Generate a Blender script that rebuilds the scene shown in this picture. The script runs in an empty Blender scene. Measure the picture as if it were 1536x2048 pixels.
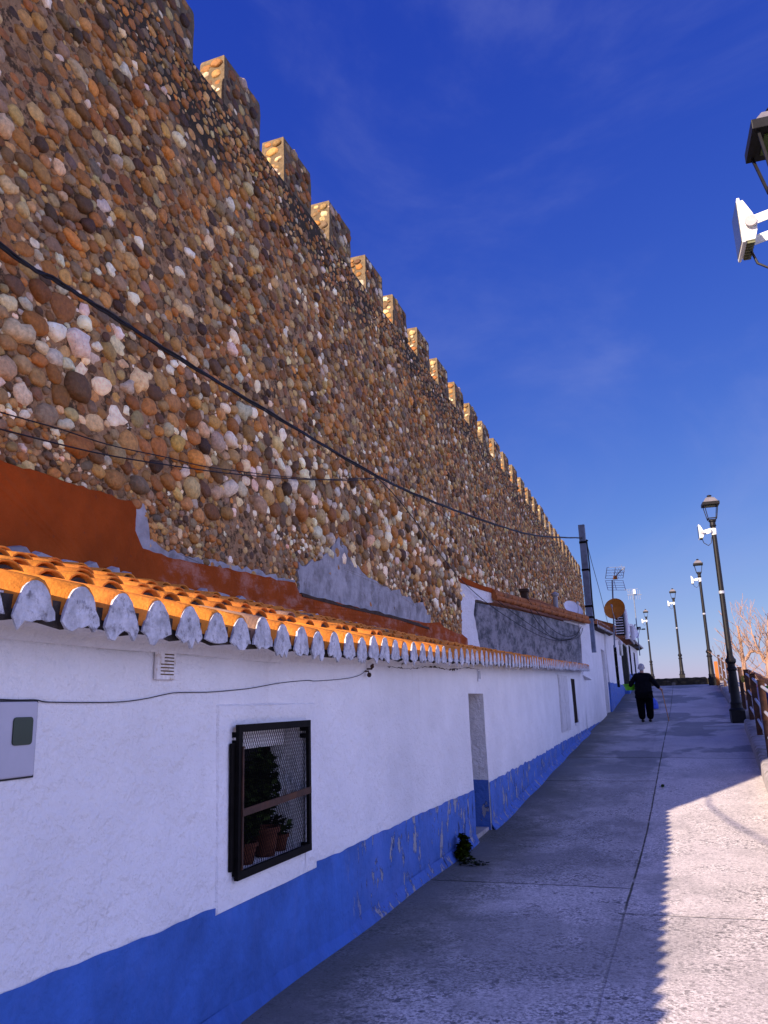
import bpy, bmesh, math, random
import numpy as np
from mathutils import Vector, Matrix
random.seed(7)
RNG = np.random.default_rng(11)
sc = bpy.context.scene
COL = sc.collection
R = math.radians

# ------------------------------------------------------------------ camera (eye at the origin, metres)
F = 1599.0
YAW, PITCH, ROLL = R(19.19), R(13.54), R(-1.85)
def cam_axes():
    cy, sy, cp, sp = math.cos(YAW), math.sin(YAW), math.cos(PITCH), math.sin(PITCH)
    w = np.array([-sy*cp, cy*cp, sp]); r = np.array([cy, sy, 0.0]); u = np.cross(r, w)
    c, s = math.cos(ROLL), math.sin(ROLL)
    return c*r+s*u, -s*r+c*u, w
CR, CU, CW = cam_axes()
def ray(x, y): return CW+(x-768)/F*CR-(y-1024)/F*CU
def onx(x, y, X): d = ray(x, y); return d*(X/d[0])
def ony(x, y, Y): d = ray(x, y); return d*(Y/d[1])

# ------------------------------------------------------------------ site measures
D = 4.3            # fortress wall plane, to the left
FX = -2.4          # facade plane
GY = [-60, 10.2, 13.2, 16, 20, 26, 33, 45.8, 50, 58, 64.7, 86, 100, 140, 700]
GZ = [-1.62, -1.61, -1.47, -1.31, -1.10, -.83, -.50, .46, .55, .80, 1.15, 1.5, 1.0, -6, -40]
def G(y):
    a = [np.interp(y+d, GY, GZ) for d in (-.8, -.4, 0, .4, .8)]
    return float(sum(a)/5)
def KX(y): return float(np.interp(y, [-60, 5, 13.3, 24, 26, 50, 100], [1.05, 1.0, 1.11, 1.63, 1.75, 2.15, 2.6]))
def WX(y): return -D-(.000191*(y-7.15)**2 if y > 7.15 else 0)
def EZ(y): return float(np.interp(y, [-5, 5, 6.7, 8.4, 11, 16, 22.5], [.35, .34, .375, .42, .48, .59, .73]))  # underside of the eave tiles

# ------------------------------------------------------------------ mesh helpers
class MB:
    def __init__(s): s.v = []; s.f = []; s.m = []; s.c = None
    def add(s, vs, fs, mi=0):
        o = len(s.v); s.v += [tuple(map(float, p)) for p in vs]
        s.f += [tuple(i+o for i in f) for f in fs]; s.m += [mi]*len(fs)
    def box(s, a, b, mi=0):
        x0, y0, z0 = a; x1, y1, z1 = b
        s.add([(x0,y0,z0),(x1,y0,z0),(x1,y1,z0),(x0,y1,z0),(x0,y0,z1),(x1,y0,z1),(x1,y1,z1),(x0,y1,z1)],
              [(0,3,2,1),(4,5,6,7),(0,1,5,4),(1,2,6,5),(2,3,7,6),(3,0,4,7)], mi)
    def cbox(s, c, size, mi=0):
        s.box([c[i]-size[i]/2 for i in range(3)], [c[i]+size[i]/2 for i in range(3)], mi)
    def bar(s, a, b, w, h, mi=0, up=(0,0,1)):
        a = Vector(a); b = Vector(b); t = (b-a).normalized(); u = Vector(up)
        if abs(t.dot(u)) > .95: u = Vector((1,0,0))
        n = t.cross(u).normalized(); k = n.cross(t).normalized()
        vs = []
        for p in (a, b):
            for i, j in ((-1,-1),(1,-1),(1,1),(-1,1)): vs.append(p+n*(i*w/2)+k*(j*h/2))
        s.add(vs, [(0,1,2,3),(7,6,5,4),(0,4,5,1),(1,5,6,2),(2,6,7,3),(3,7,4,0)], mi)
    def tube(s, pts, rad, n=8, mi=0, cap=True):
        pts = [Vector(p) for p in pts]; L = len(pts)
        rs = rad if isinstance(rad, (list, tuple)) else [rad]*L
        vs = []; fs = []; pn = None
        for i, p in enumerate(pts):
            t = (pts[min(i+1, L-1)]-pts[max(i-1, 0)]).normalized()
            if pn is None:
                pn = t.orthogonal().normalized()
            pn = (pn-t*pn.dot(t))
            pn = pn.normalized() if pn.length > 1e-6 else t.orthogonal().normalized()
            b = t.cross(pn)
            for k in range(n):
                a = 2*math.pi*k/n
                vs.append(p+(pn*math.cos(a)+b*math.sin(a))*rs[i])
        for i in range(L-1):
            for k in range(n):
                fs.append((i*n+k, i*n+(k+1)%n, (i+1)*n+(k+1)%n, (i+1)*n+k))
        if cap: fs += [tuple(range(n))[::-1], tuple(range((L-1)*n, L*n))]
        s.add(vs, fs, mi)
    def lathe(s, prof, c=(0,0,0), n=16, mi=0, sx=1, sy=1, rot=0):
        vs = []; fs = []; L = len(prof)
        for r, z in prof:
            for k in range(n):
                a = 2*math.pi*(k+rot)/n
                vs.append((c[0]+r*sx*math.cos(a), c[1]+r*sy*math.sin(a), c[2]+z))
        for i in range(L-1):
            for k in range(n): fs.append((i*n+k, i*n+(k+1)%n, (i+1)*n+(k+1)%n, (i+1)*n+k))
        fs += [tuple(range(n))[::-1], tuple(range((L-1)*n, L*n))]
        s.add(vs, fs, mi)
    def prism(s, poly, axis, a, b, mi=0):
        # poly of 2-D points extruded along an axis from a to b
        def P(q, t):
            return {'x': (t, q[0], q[1]), 'y': (q[0], t, q[1]), 'z': (q[0], q[1], t)}[axis]
        n = len(poly)
        vs = [P(q, a) for q in poly]+[P(q, b) for q in poly]
        fs = [tuple(range(n))[::-1], tuple(range(n, 2*n))]+[(i, (i+1)%n, n+(i+1)%n, n+i) for i in range(n)]
        s.add(vs, fs, mi)
    def sphere(s, c, r, n=10, m=7, mi=0, sc_=(1,1,1)):
        prof = [(max(1e-4, r*math.sin(math.pi*i/m)), -r*math.cos(math.pi*i/m)*sc_[2]) for i in range(m+1)]
        s.lathe(prof, c, n, mi, sc_[0], sc_[1])
    def build(s, name, mats, parent=None, smooth=False, angle=40, bevel=0, loc=None):
        me = bpy.data.meshes.new(name); me.from_pydata(s.v, [], s.f)
        if not isinstance(mats, (list, tuple)): mats = [mats]
        for m in mats: me.materials.append(m)
        me.polygons.foreach_set('material_index', s.m)
        bm = bmesh.new(); bm.from_mesh(me); bmesh.ops.recalc_face_normals(bm, faces=bm.faces); bm.to_mesh(me); bm.free()
        if smooth:
            me.polygons.foreach_set('use_smooth', [True]*len(me.polygons))
            me.set_sharp_from_angle(angle=R(angle))
        return link(name, me, parent, loc, bevel)
def link(name, me, parent=None, loc=None, bevel=0):
    o = bpy.data.objects.new(name, me); COL.objects.link(o)
    if parent: o.parent = parent
    if loc: o.location = loc
    if bevel:
        b = o.modifiers.new('bevel', 'BEVEL'); b.width = bevel; b.segments = 2; b.limit_method = 'ANGLE'
    return o
def empty(name, loc=(0,0,0)):
    o = bpy.data.objects.new(name, None); COL.objects.link(o); o.location = loc; o.empty_display_size = .2; return o
def tag(o, label=None, cat=None, group=None, kind=None):
    if label: o['label'] = label
    if cat: o['category'] = cat
    if group: o['group'] = group
    if kind: o['kind'] = kind
    return o
def arrays(name, v, quads, tris, mat, parent=None, col=None, smooth=True):
    me = bpy.data.meshes.new(name)
    nq, nt = len(quads), len(tris)
    me.vertices.add(len(v)); me.vertices.foreach_set('co', np.asarray(v, np.float32).ravel())
    li = np.concatenate([np.asarray(quads, np.int32).ravel(), np.asarray(tris, np.int32).ravel()]) if nt else np.asarray(quads, np.int32).ravel()
    me.loops.add(len(li)); me.loops.foreach_set('vertex_index', li)
    me.polygons.add(nq+nt)
    st = np.concatenate([np.arange(nq)*4, nq*4+np.arange(nt)*3]).astype(np.int32)
    me.polygons.foreach_set('loop_start', st)
    me.update(calc_edges=True); me.validate()
    if smooth: me.polygons.foreach_set('use_smooth', np.ones(nq+nt, bool))
    if col is not None:
        a = me.color_attributes.new('Col', 'FLOAT_COLOR', 'POINT')
        c = np.ones((len(v), 4), np.float32); c[:, :3] = col
        a.data.foreach_set('color', c.ravel())
    me.materials.append(mat)
    return link(name, me, parent)
def copy_tree(o, parent=None):
    c = o.copy(); COL.objects.link(c); c.parent = parent
    for ch in list(o.children): copy_tree(ch, c)
    return c

# ------------------------------------------------------------------ node helpers
class S:
    """socket wrapper with arithmetic"""
    def __init__(s, nt, k): s.nt = nt; s.k = k
    def op(s, o, name, third=None):
        n = s.nt.nodes.new('ShaderNodeMath'); n.operation = name
        for i, q in enumerate((s, o, third)):
            if q is None: continue
            if isinstance(q, S): s.nt.links.new(q.k, n.inputs[i])
            else: n.inputs[i].default_value = q
        return S(s.nt, n.outputs[0])
    def __add__(s, o): return s.op(o, 'ADD')
    def __sub__(s, o): return s.op(o, 'SUBTRACT')
    def __mul__(s, o): return s.op(o, 'MULTIPLY')
    def lt(s, o): return s.op(o, 'LESS_THAN')
    def gt(s, o): return s.op(o, 'GREATER_THAN')
    def abs(s): return s.op(None, 'ABSOLUTE')
    def max(s, o): return s.op(o, 'MAXIMUM')
    def min(s, o): return s.op(o, 'MINIMUM')
    def ramp(s, a, b, lo=0.0, hi=1.0):
        n = s.nt.nodes.new('ShaderNodeMapRange'); n.interpolation_type = 'SMOOTHSTEP'
        s.nt.links.new(s.k, n.inputs['Value'])
        n.inputs['From Min'].default_value = a; n.inputs['From Max'].default_value = b
        n.inputs['To Min'].default_value = lo; n.inputs['To Max'].default_value = hi
        return S(s.nt, n.outputs[0])
class Mat:
    def __init__(s, name, rough=.85, metallic=0, spec=.3):
        s.m = bpy.data.materials.new(name); s.m.use_nodes = True; s.nt = s.m.node_tree
        s.b = s.nt.nodes['Principled BSDF']; s.b.inputs['Roughness'].default_value = rough
        s.b.inputs['Metallic'].default_value = metallic; s.b.inputs['Specular IOR Level'].default_value = spec
        tc = s.nt.nodes.new('ShaderNodeTexCoord'); s.obj = tc.outputs['Object']
        sx = s.nt.nodes.new('ShaderNodeSeparateXYZ'); s.nt.links.new(s.obj, sx.inputs[0])
        s.x, s.y, s.z = [S(s.nt, k) for k in sx.outputs]
    def noise(s, scale, detail=4, rough=.55, stretch=None, dist=0, offs=0):
        n = s.nt.nodes.new('ShaderNodeTexNoise'); n.inputs['Scale'].default_value = scale
        n.inputs['Detail'].default_value = detail; n.inputs['Roughness'].default_value = rough
        n.inputs['Distortion'].default_value = dist
        mp = s.nt.nodes.new('ShaderNodeMapping'); s.nt.links.new(s.obj, mp.inputs[0])
        mp.inputs['Location'].default_value = (offs, offs*.7, offs*1.3)
        if stretch: mp.inputs['Scale'].default_value = stretch
        s.nt.links.new(mp.outputs[0], n.inputs['Vector'])
        return S(s.nt, n.outputs['Fac'])
    def voro(s, scale, feature='F1', stretch=None):
        n = s.nt.nodes.new('ShaderNodeTexVoronoi'); n.feature = feature; n.inputs['Scale'].default_value = scale
        mp = s.nt.nodes.new('ShaderNodeMapping'); s.nt.links.new(s.obj, mp.inputs[0])
        if stretch: mp.inputs['Scale'].default_value = stretch
        s.nt.links.new(mp.outputs[0], n.inputs['Vector'])
        return S(s.nt, n.outputs['Distance'])
    def cells(s, scale):
        n = s.nt.nodes.new('ShaderNodeTexVoronoi'); n.inputs['Scale'].default_value = scale; s.nt.links.new(s.obj, n.inputs['Vector'])
        q = s.nt.nodes.new('ShaderNodeSeparateColor'); s.nt.links.new(n.outputs['Color'], q.inputs[0]); return S(s.nt, q.outputs[0])
    def mix(s, fac, a, b):
        n = s.nt.nodes.new('ShaderNodeMix'); n.data_type = 'RGBA'
        if isinstance(fac, S): s.nt.links.new(fac.k, n.inputs[0])
        else: n.inputs[0].default_value = fac
        for i, q in ((6, a), (7, b)):
            if hasattr(q, 'node'): s.nt.links.new(q, n.inputs[i])
            else: n.inputs[i].default_value = (*q, 1)
        return n.outputs[2]
    def scale(s, colour, fac):
        n = s.nt.nodes.new('ShaderNodeVectorMath'); n.operation = 'SCALE'
        if hasattr(colour, 'node'): s.nt.links.new(colour, n.inputs[0])
        else: n.inputs[0].default_value = colour
        s.nt.links.new(fac.k, n.inputs['Scale'])
        return n.outputs[0]
    def attr(s, name='Col'):
        n = s.nt.nodes.new('ShaderNodeVertexColor'); n.layer_name = name; return n.outputs['Color']
    def colour(s, c):
        if hasattr(c, 'node'): s.nt.links.new(c, s.b.inputs['Base Color'])
        else: s.b.inputs['Base Color'].default_value = (*c, 1)
        return s
    def bump(s, h, dist=.01, strength=1):
        n = s.nt.nodes.new('ShaderNodeBump'); n.inputs['Distance'].default_value = dist; n.inputs['Strength'].default_value = strength
        s.nt.links.new(h.k, n.inputs['Height']); s.nt.links.new(n.outputs[0], s.b.inputs['Normal']); return s
    def rough(s, f): s.nt.links.new(f.k, s.b.inputs['Roughness']); return s
def simple(name, c, rough=.7, metallic=0, var=.25, scale=8, bump=.002, bscale=60, spec=.3, dirt=None):
    m = Mat(name, rough, metallic, spec)
    f = m.noise(scale, 5, .6).ramp(.25, .75, 1-var, 1+var)
    col = m.scale(c, f)
    if dirt: col = m.mix(m.noise(scale*.45, 6, .65, offs=3).ramp(.5, .68), col, dirt)
    m.colour(col)
    if bump: m.bump(m.noise(bscale, 4, .6), bump)
    return m.m

# ------------------------------------------------------------------ materials
def make_mats():
    M = {}
    # cobbles: each stone carries its own colour, the noise gives veins and patina
    m = Mat('river_cobble', .62, 0, .35)
    f = m.noise(26, 6, .65).ramp(.2, .8, .62, 1.28)
    c = m.scale(m.attr(), f)
    c = m.mix(m.noise(11, 5, .6, offs=5).ramp(.62, .8, 0, .55), c, (.16, .075, .03))
    c = m.mix(m.noise(44, 4, .6, offs=9).ramp(.66, .74, 0, .6), c, (.05, .035, .03))
    m.colour(c).bump(m.noise(48, 5, .65)+m.noise(13, 3, .5, offs=2)*1.5, .012, .8)
    M['stone'] = m.m
    m = Mat('wall_mortar', .95, 0, .15)
    f = m.noise(14, 6, .65).ramp(.2, .8, .65, 1.25)
    c = m.scale((.46, .27, .135), f)
    c = m.mix(m.noise(3, 4, .6, offs=4).ramp(.5, .75, 0, .5), c, (.50, .33, .20))
    c = m.mix(m.noise(9, 7, .75, offs=14).ramp(.48, .58, 0, .88), c, (.06, .038, .021))  # dark blotches paint in the crevice shade around the cobbles
    band = m.noise(1.1, 5, .65, stretch=(1, 1, .35))*1.9+m.z
    c = m.mix(band.ramp(6.75, 7.45, 0, .95), c, (.055, .046, .033))          # black lichen along the top courses
    m.colour(c).bump(m.noise(30, 6, .7)+m.noise(8, 4, .6)*2, .03, 1)
    M['mortar'] = m.m
    m = Mat('merlon_mortar', .95, 0, .15)
    c = m.scale((.20, .145, .088), m.noise(12, 6, .65).ramp(.2, .8, .6, 1.3))
    c = m.mix(m.noise(4, 4, .6).ramp(.4, .7, 0, .45), c, (.085, .07, .05))
    m.colour(c).bump(m.noise(30, 6, .7), .02, 1)
    M['merlon'] = m.m
    # facade whitewash
    m = Mat('whitewash', .85, 0, .25)
    c = m.scale((.86, .835, .85), m.noise(1.3, 5, .6).ramp(.25, .75, .9, 1.03))
    c = m.mix(m.noise(2.2, 6, .7, stretch=(1, 1, .45), offs=6).ramp(.58, .8, 0, .3), c, (.6, .56, .55))
    c = m.mix(m.noise(55, 2, .5, offs=2).ramp(.76, .79, 0, .65), c, (.25, .24, .25))
    rg = m.y.ramp(6.0, 7.0, .4, 1.5)
    h = m.noise(3.2, 5, .6)*3+m.noise(22, 5, .6)*.9+m.noise(75, 3, .6)*rg*.35
    c = m.mix(m.noise(1.7, 6, .75, offs=17).ramp(.62, .64, 0, .35)*m.z.ramp(-.5, -.95), c, (.52, .50, .54))
    c = m.mix(m.noise(7, 5, .65, stretch=(1, 1, .12), offs=23).ramp(.58, .76, 0, .2)*m.z.ramp(-.35, .3), c, (.50, .42, .38))
    m.colour(c).bump(h, .026, .9)
    M['white'] = m.m
    m = Mat('whitewash_rough', .9, 0, .2)
    c = m.scale((.66, .65, .69), m.noise(14, 6, .7).ramp(.25, .75, .55, 1.15))
    c = m.mix(m.noise(20, 6, .75, offs=6).ramp(.5, .68, 0, .75), c, (.12, .105, .11))
    m.colour(c).bump(m.noise(32, 5, .6), .015, 1)
    M['whiterough'] = m.m
    # blue dado with flaked paint
    m = Mat('blue_limewash', .8, 0, .3)
    c = m.scale((.040, .122, .43), m.noise(2.4, 5, .65).ramp(.25, .75, .75, 1.25))
    c = m.mix(m.noise(7, 5, .65, stretch=(1, 1, .4), offs=8).ramp(.5, .8, 0, .4), c, (.10, .17, .52))
    reg = m.y.ramp(5.6, 6.4, 0, 1)
    c = m.mix(reg*m.noise(3, 5, .7, offs=31).ramp(.3, .7, .1, .6), c, (.10, .18, .54))
    fl = m.noise(9, 6, .66, stretch=(1, 1, .45), offs=3)
    c = m.mix(fl.ramp(.58, .592, 0, 1)*reg, c, (.30, .30, .36))
    c = m.mix((fl.ramp(.565, .58)-fl.ramp(.58, .592)).max(0)*reg*.9, c, (.02, .03, .1))
    c = m.mix(m.noise(9, 5, .6, stretch=(1, 1, .3), offs=12).ramp(.62, .66, 0, .85)*reg, c, (.02, .03, .09))
    h = m.noise(4, 5, .6)*2+m.noise(24, 5, .6)*.6-fl.ramp(.57, .59)*reg*.9
    m.colour(c).bump(h, .02, .8)
    M['blue'] = m.m
    # roof tiles
    m = Mat('terracotta_tile', .75, 0, .25)
    c = m.scale(m.attr(), m.noise(9, 6, .65).ramp(.25, .75, .72, 1.2))
    c = m.mix(m.noise(5, 5, .7, offs=3).ramp(.66, .8, 0, .6), c, (.16, .10, .07))
    c = m.mix(m.noise(30, 3, .6, offs=7).ramp(.72, .78, 0, .5), c, (.72, .62, .5))
    m.colour(c).bump(m.noise(60, 4, .6), .004)
    M['tile'] = m.m
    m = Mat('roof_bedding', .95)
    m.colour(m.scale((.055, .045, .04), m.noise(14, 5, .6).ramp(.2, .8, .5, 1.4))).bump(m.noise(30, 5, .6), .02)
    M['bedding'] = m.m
    # painted red-brown waterproof band
    m = Mat('redbrown_paint', .85, 0, .08)
    c = m.scale((.34, .066, .010), m.noise(2.5, 5, .6).ramp(.25, .75, .8, 1.15))
    streak = m.noise(4.5, 6, .7, stretch=(1, .5, 1), offs=2).ramp(.46, .68)*m.y.ramp(5.8, 6.1)*m.z.ramp(1.5, 1.4)
    c = m.mix(streak*.62, c, (.52, .27, .20))
    c = m.mix(m.noise(11, 5, .65, offs=5).ramp(.62, .74, 0, .5), c, (.12, .05, .03))
    m.colour(c).bump(m.noise(12, 6, .6), .02)
    M['redbrown'] = m.m
    M['cement'] = simple('cement_patch', (.36, .345, .36), .92, var=.3, scale=5, bump=.012, bscale=25, dirt=(.2, .185, .185))
    m = Mat('damp_render', .92, 0, .2)
    f = m.noise(3.6, 7, .75)
    c = m.mix(f.ramp(.38, .6), (.085, .09, .105), (.29, .28, .31))
    c = m.mix(m.noise(11, 6, .7, offs=4).ramp(.55, .72, 0, .75), c, (.045, .048, .055))
    c = m.mix(m.noise(1.2, 3, .6, stretch=(2, 2, .15), offs=1).ramp(.6, .7, 0, .45), c, (.52, .50, .53))
    m.colour(c).bump(m.noise(18, 6, .7), .015)
    M['damp'] = m.m
    # concrete path
    m = Mat('worn_concrete', .9, 0, .25)
    agg = m.voro(85); fine = m.noise(120, 3, .6)
    wear = m.noise(.9, 5, .65, stretch=(1, .55, 1))
    base = m.mix(wear.ramp(.35, .65), (.50, .455, .445), (.585, .53, .51))
    speck = m.noise(52, 4, .75, offs=3)
    patch = m.noise(1.6, 4, .6, offs=11).ramp(.42, .6)
    nearr = m.y.ramp(15, 10)
    c = m.mix(speck.ramp(.5, .62)*(patch*.7+.3)*nearr*.8, base, (.12, .115, .115))
    c = m.mix(speck.ramp(.5, .4)*(patch*.5+.45)*nearr*.75, c, (.80, .74, .71))
    c = m.scale(c, fine.ramp(.25, .75, .78, 1.2))
    g1, g2 = m.cells(62), m.cells(34)
    grain = (patch*.5+.35)*m.y.ramp(22, 9, .25, 1)
    c = m.mix((g1.ramp(.55, .9)*.68)*grain, c, (.10, .098, .10))
    c = m.mix((g1.ramp(.42, .1)*.8)*grain, c, (.84, .78, .74))
    c = m.mix(g2.gt(.93)*grain*.8, c, (.05, .05, .055))
    # big irregular damp stains and the dark gutter against the houses
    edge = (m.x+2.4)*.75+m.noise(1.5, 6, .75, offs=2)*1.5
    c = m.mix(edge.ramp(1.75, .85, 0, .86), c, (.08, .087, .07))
    c = m.mix(m.noise(.8, 6, .7, offs=33, stretch=(1, .6, 1)).ramp(.46, .6, 0, .5)*(m.x*-1).ramp(-.3, .5, .45, 1), c, (.17, .17, .168))
    c = m.mix(m.noise(60, 2, .5, offs=40).ramp(.70, .735, 0, .9), c, (.05, .05, .055))
    st = m.noise(.55, 4, .55, offs=21, stretch=(.8, .45, 1)).ramp(.53, .57)*m.y.ramp(14, 17)
    c = m.mix(st*.62, c, (.14, .15, .16))
    wob = (m.noise(1.7, 4, .6, offs=6)-.5)
    jx = (m.x+.633-m.y*.0115+wob*.018).abs()
    left = (m.x+.633-m.y*.0115).lt(0)
    jl = jx.ramp(.014, .004)*m.y.ramp(6.2, 7.4, .25, 1)*(m.noise(2.5, 3, .6, offs=15).ramp(.3, .5, .25, 1))
    def jy(y0, slope=0.0, w=.022): return (m.y-y0-m.x*slope+wob*.22).abs().ramp(w, w*.3)
    tj = jy(7.75)*left
    tj = tj.max(jy(6.9)*(m.x+.6).gt(0)*.55)
    tj = tj.max(jy(14.75, 0, .03)*left)
    tj = tj.max(jy(17.7, -.12, .035))
    tj = tj.max(jy(26.2, -.05, .03)*.6)
    crack = jl.max(tj)
    # slab-to-slab tone
    tone = (m.y.gt(7.75)*left*.17+m.y.gt(14.75)*left*-.12+m.y.gt(17.7)*.1-m.y.gt(6.9)*(m.x+.6).gt(0)*.08)
    c = m.scale(c, tone*-1+1.12)
    band2 = (m.y-24.3).abs().ramp(.5, .25)*(m.x-.6).gt(0)
    c = m.mix(band2*.45, c, (.56, .52, .53))
    moss = m.noise(6, 4, .6, offs=5).ramp(.45, .6)
    c = m.mix(crack*.9, c, m.mix(moss, (.035, .033, .03), (.04, .05, .018)))
    c = m.mix((m.x-m.y*.045-.35+m.noise(3, 4, .6)*.5).ramp(.45, .7)*.5, c, (.17, .16, .12))
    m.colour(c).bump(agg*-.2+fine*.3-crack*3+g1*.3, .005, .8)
    M['concrete'] = m.m
    m = Mat('kerb_concrete', .92)
    c = m.mix(m.noise(4, 5, .65).ramp(.35, .65), (.46, .42, .43), (.32, .30, .30))
    c = m.mix(m.noise(5, 6, .7, offs=4, stretch=(1, .6, .5)).ramp(.45, .7, 0, .7), c, (.11, .11, .06))
    m.colour(c).bump(m.noise(24, 6, .65), .002)
    M['kerb'] = m.m
    m = Mat('dry_earth', 1)
    c = m.mix(m.noise(.7, 6, .6).ramp(.35, .65), (.16, .13, .07), (.10, .115, .04))
    m.colour(c).bump(m.noise(6, 6, .7), .1)
    M['earth'] = m.m
    M['black'] = simple('black_lamp_paint', (.009, .009, .012), .5, .0, .3, 12, .001, 40, .22)
    M['lantern'] = simple('grey_lantern_paint', (.17, .16, .18), .4, .0, .15, 10, .001, 60, .5)
    M['floodwhite'] = simple('white_powder_coat', (.80, .82, .82), .45, 0, .06, 6, 0)
    M['floodgrey'] = simple('pivot_grey', (.42, .38, .40), .5, 0, .1, 20, 0)
    M['flood_glass'] = simple('floodlight_glass', (.05, .06, .08), .12, 0, .1, 4, 0, spec=.6)
    M['fins'] = simple('heat_sink_fins', (.16, .17, .10), .6, .2, .2, 30, 0)
    M['greenled'] = simple('green_led_panel', (.07, .12, .03), .35, 0, .1, 5, 0)
    M['cable'] = simple('black_cable', (.012, .012, .016), .55, 0, .2, 20, 0)
    M['polesteel'] = simple('galvanised_pole', (.17, .2, .27), .6, .15, .3, 5, .003, 30)
    M['rustbrown'] = simple('rust_brown_steel', (.05, .020, .012), .65, 0, .4, 14, .002, 50, dirt=(.085, .03, .012))
    M['grilleblack'] = simple('grille_black', (.006, .005, .005), .75, 0, .4, 20, .001, 60, spec=.1)
    M['galv'] = simple('galvanised_tube', (.52, .53, .60), .4, .35, .12, 9, 0)
    M['mesh'] = simple('wire_mesh_steel', (.006, .006, .008), .9, 0, .1, 9, 0, spec=.05)
    M['glassdark'] = simple('dark_pane', (.004, .004, .006), .35, 0, .1, 3, 0, spec=.12)
    M['darkwood'] = simple('dark_brown_door', (.018, .009, .006), .8, 0, .4, 7, .004, 30, spec=.06)
    M['shutter'] = simple('white_shutter_paint', (.60, .57, .58), .7, 0, .12, 9, .004, 40)
    M['meter'] = simple('meter_door_grey', (.44, .43, .50), .5, .1, .08, 2.5, .001, 20)
    M['metergreen'] = simple('meter_window_green', (.010, .024, .006), .3, 0, .3, 5, 0, spec=.5)
    M['ventplate'] = simple('vent_plate', (.78, .74, .74), .8, 0, .1, 30, .002, 50, dirt=(.5, .38, .25))
    M['ventslot'] = simple('vent_slot_rust', (.13, .08, .03), .9, 0, .5, 40, 0)
    M['enamel'] = simple('enamel_plate', (.75, .74, .80), .4, 0, .05, 20, 0)
    M['digit'] = simple('enamel_blue', (.03, .03, .10), .5, 0, .05, 20, 0)
    M['pot'] = simple('terracotta_pot', (.085, .022, .008), .8, 0, .25, 12, .004, 30)
    m = Mat('dark_leaf', .8, 0, .04); m.colour(m.scale(m.attr(), m.noise(9, 3).ramp(.2, .8, .7, 1.3))); M['leaf'] = m.m
    M['clay'] = simple('old_roof_clay', (.36, .12, .035), .85, 0, .3, 9, .006, 30, dirt=(.17, .075, .035))
    M['dishorange'] = simple('rusted_dish', (.60, .21, .025), .6, 0, .2, 4, .003, 25, dirt=(.30, .10, .02))
    M['dishwhite'] = simple('dish_white', (.72, .70, .74), .5, 0, .08, 5, 0)
    M['alu'] = simple('aluminium', (.40, .42, .48), .4, .4, .1, 20, 0)
    M['orange'] = simple('orange_plastic', (.36, .115, .02), .5, 0, .1, 10, 0)
    M['skin'] = simple('skin', (.45, .24, .16), .55, 0, .1, 30, .001, 80)
    M['hair'] = simple('grey_hair', (.45, .42, .44), .8, 0, .3, 60, .01, 90)
    M['navycloth'] = simple('black_knit', (.006, .006, .009), .95, 0, .35, 14, .006, 50, .05)
    M['trouser'] = simple('black_trouser', (.003, .003, .0045), .95, 0, .35, 10, .006, 40, .05)
    M['shoe'] = simple('black_shoe', (.01, .01, .012), .5, 0, .2, 20, 0)
    M['cane'] = simple('cane_wood', (.50, .24, .09), .5, 0, .25, 25, .001, 60)
    M['lime'] = simple('lime_plastic', (.15, .55, .015), .35, 0, .06, 8, 0, spec=.5)
    M['bluesack'] = simple('blue_sack', (.05, .11, .55), .6, 0, .25, 9, .01, 20)
    m = Mat('pale_bark', .9); c = m.mix(m.noise(9, 6, .65, stretch=(1, 1, .3)).ramp(.35, .65), (.44, .27, .19), (.22, .13, .09))
    m.colour(c).bump(m.noise(26, 5, .65, stretch=(1, 1, .3)), .02); M['bark'] = m.m
    m = Mat('parapet_stone', .95)
    v = m.voro(3.2, 'F1', (1, 1, 2.2))
    c = m.mix(m.noise(3, 5, .65).ramp(.3, .7), (.11, .085, .045), (.035, .03, .022))
    c = m.mix(v.ramp(.35, .6, 0, .7), c, (.02, .018, .015))
    c = m.mix(m.noise(1.3, 3, .5, offs=2).ramp(.62, .7, 0, .7), c, (.35, .3, .26))
    m.colour(c).bump(m.noise(9, 6, .7)-v, .02); M['parapet'] = m.m
    for k, c in (('cpink', (.72, .32, .36)), ('clav', (.55, .53, .78)), ('cblue', (.02, .06, .32)), ('cgreen', (.25, .6, .08)), ('cyellow', (.62, .5, .06))):
        M[k] = simple('cloth_'+k[1:], c, .95, 0, .12, 12, .004, 50)
    M['gutter'] = simple('pale_gutter', (.6, .57, .58), .6, 0, .12, 6, 0)
    M['soffit'] = simple('dark_soffit', (.06, .036, .025), .9, 0, .3, 8, .01, 20)
    M['lampglow'] = simple('opal_tube', (.85, .84, .75), .4, 0, .03, 8, 0)
    m = Mat('foliage_scrub', .9, 0, .04); m.colour(m.scale(m.attr(), m.noise(5, 3).ramp(.2, .8, .6, 1.3))); M['scrub'] = m.m
    return M
M = make_mats()

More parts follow.
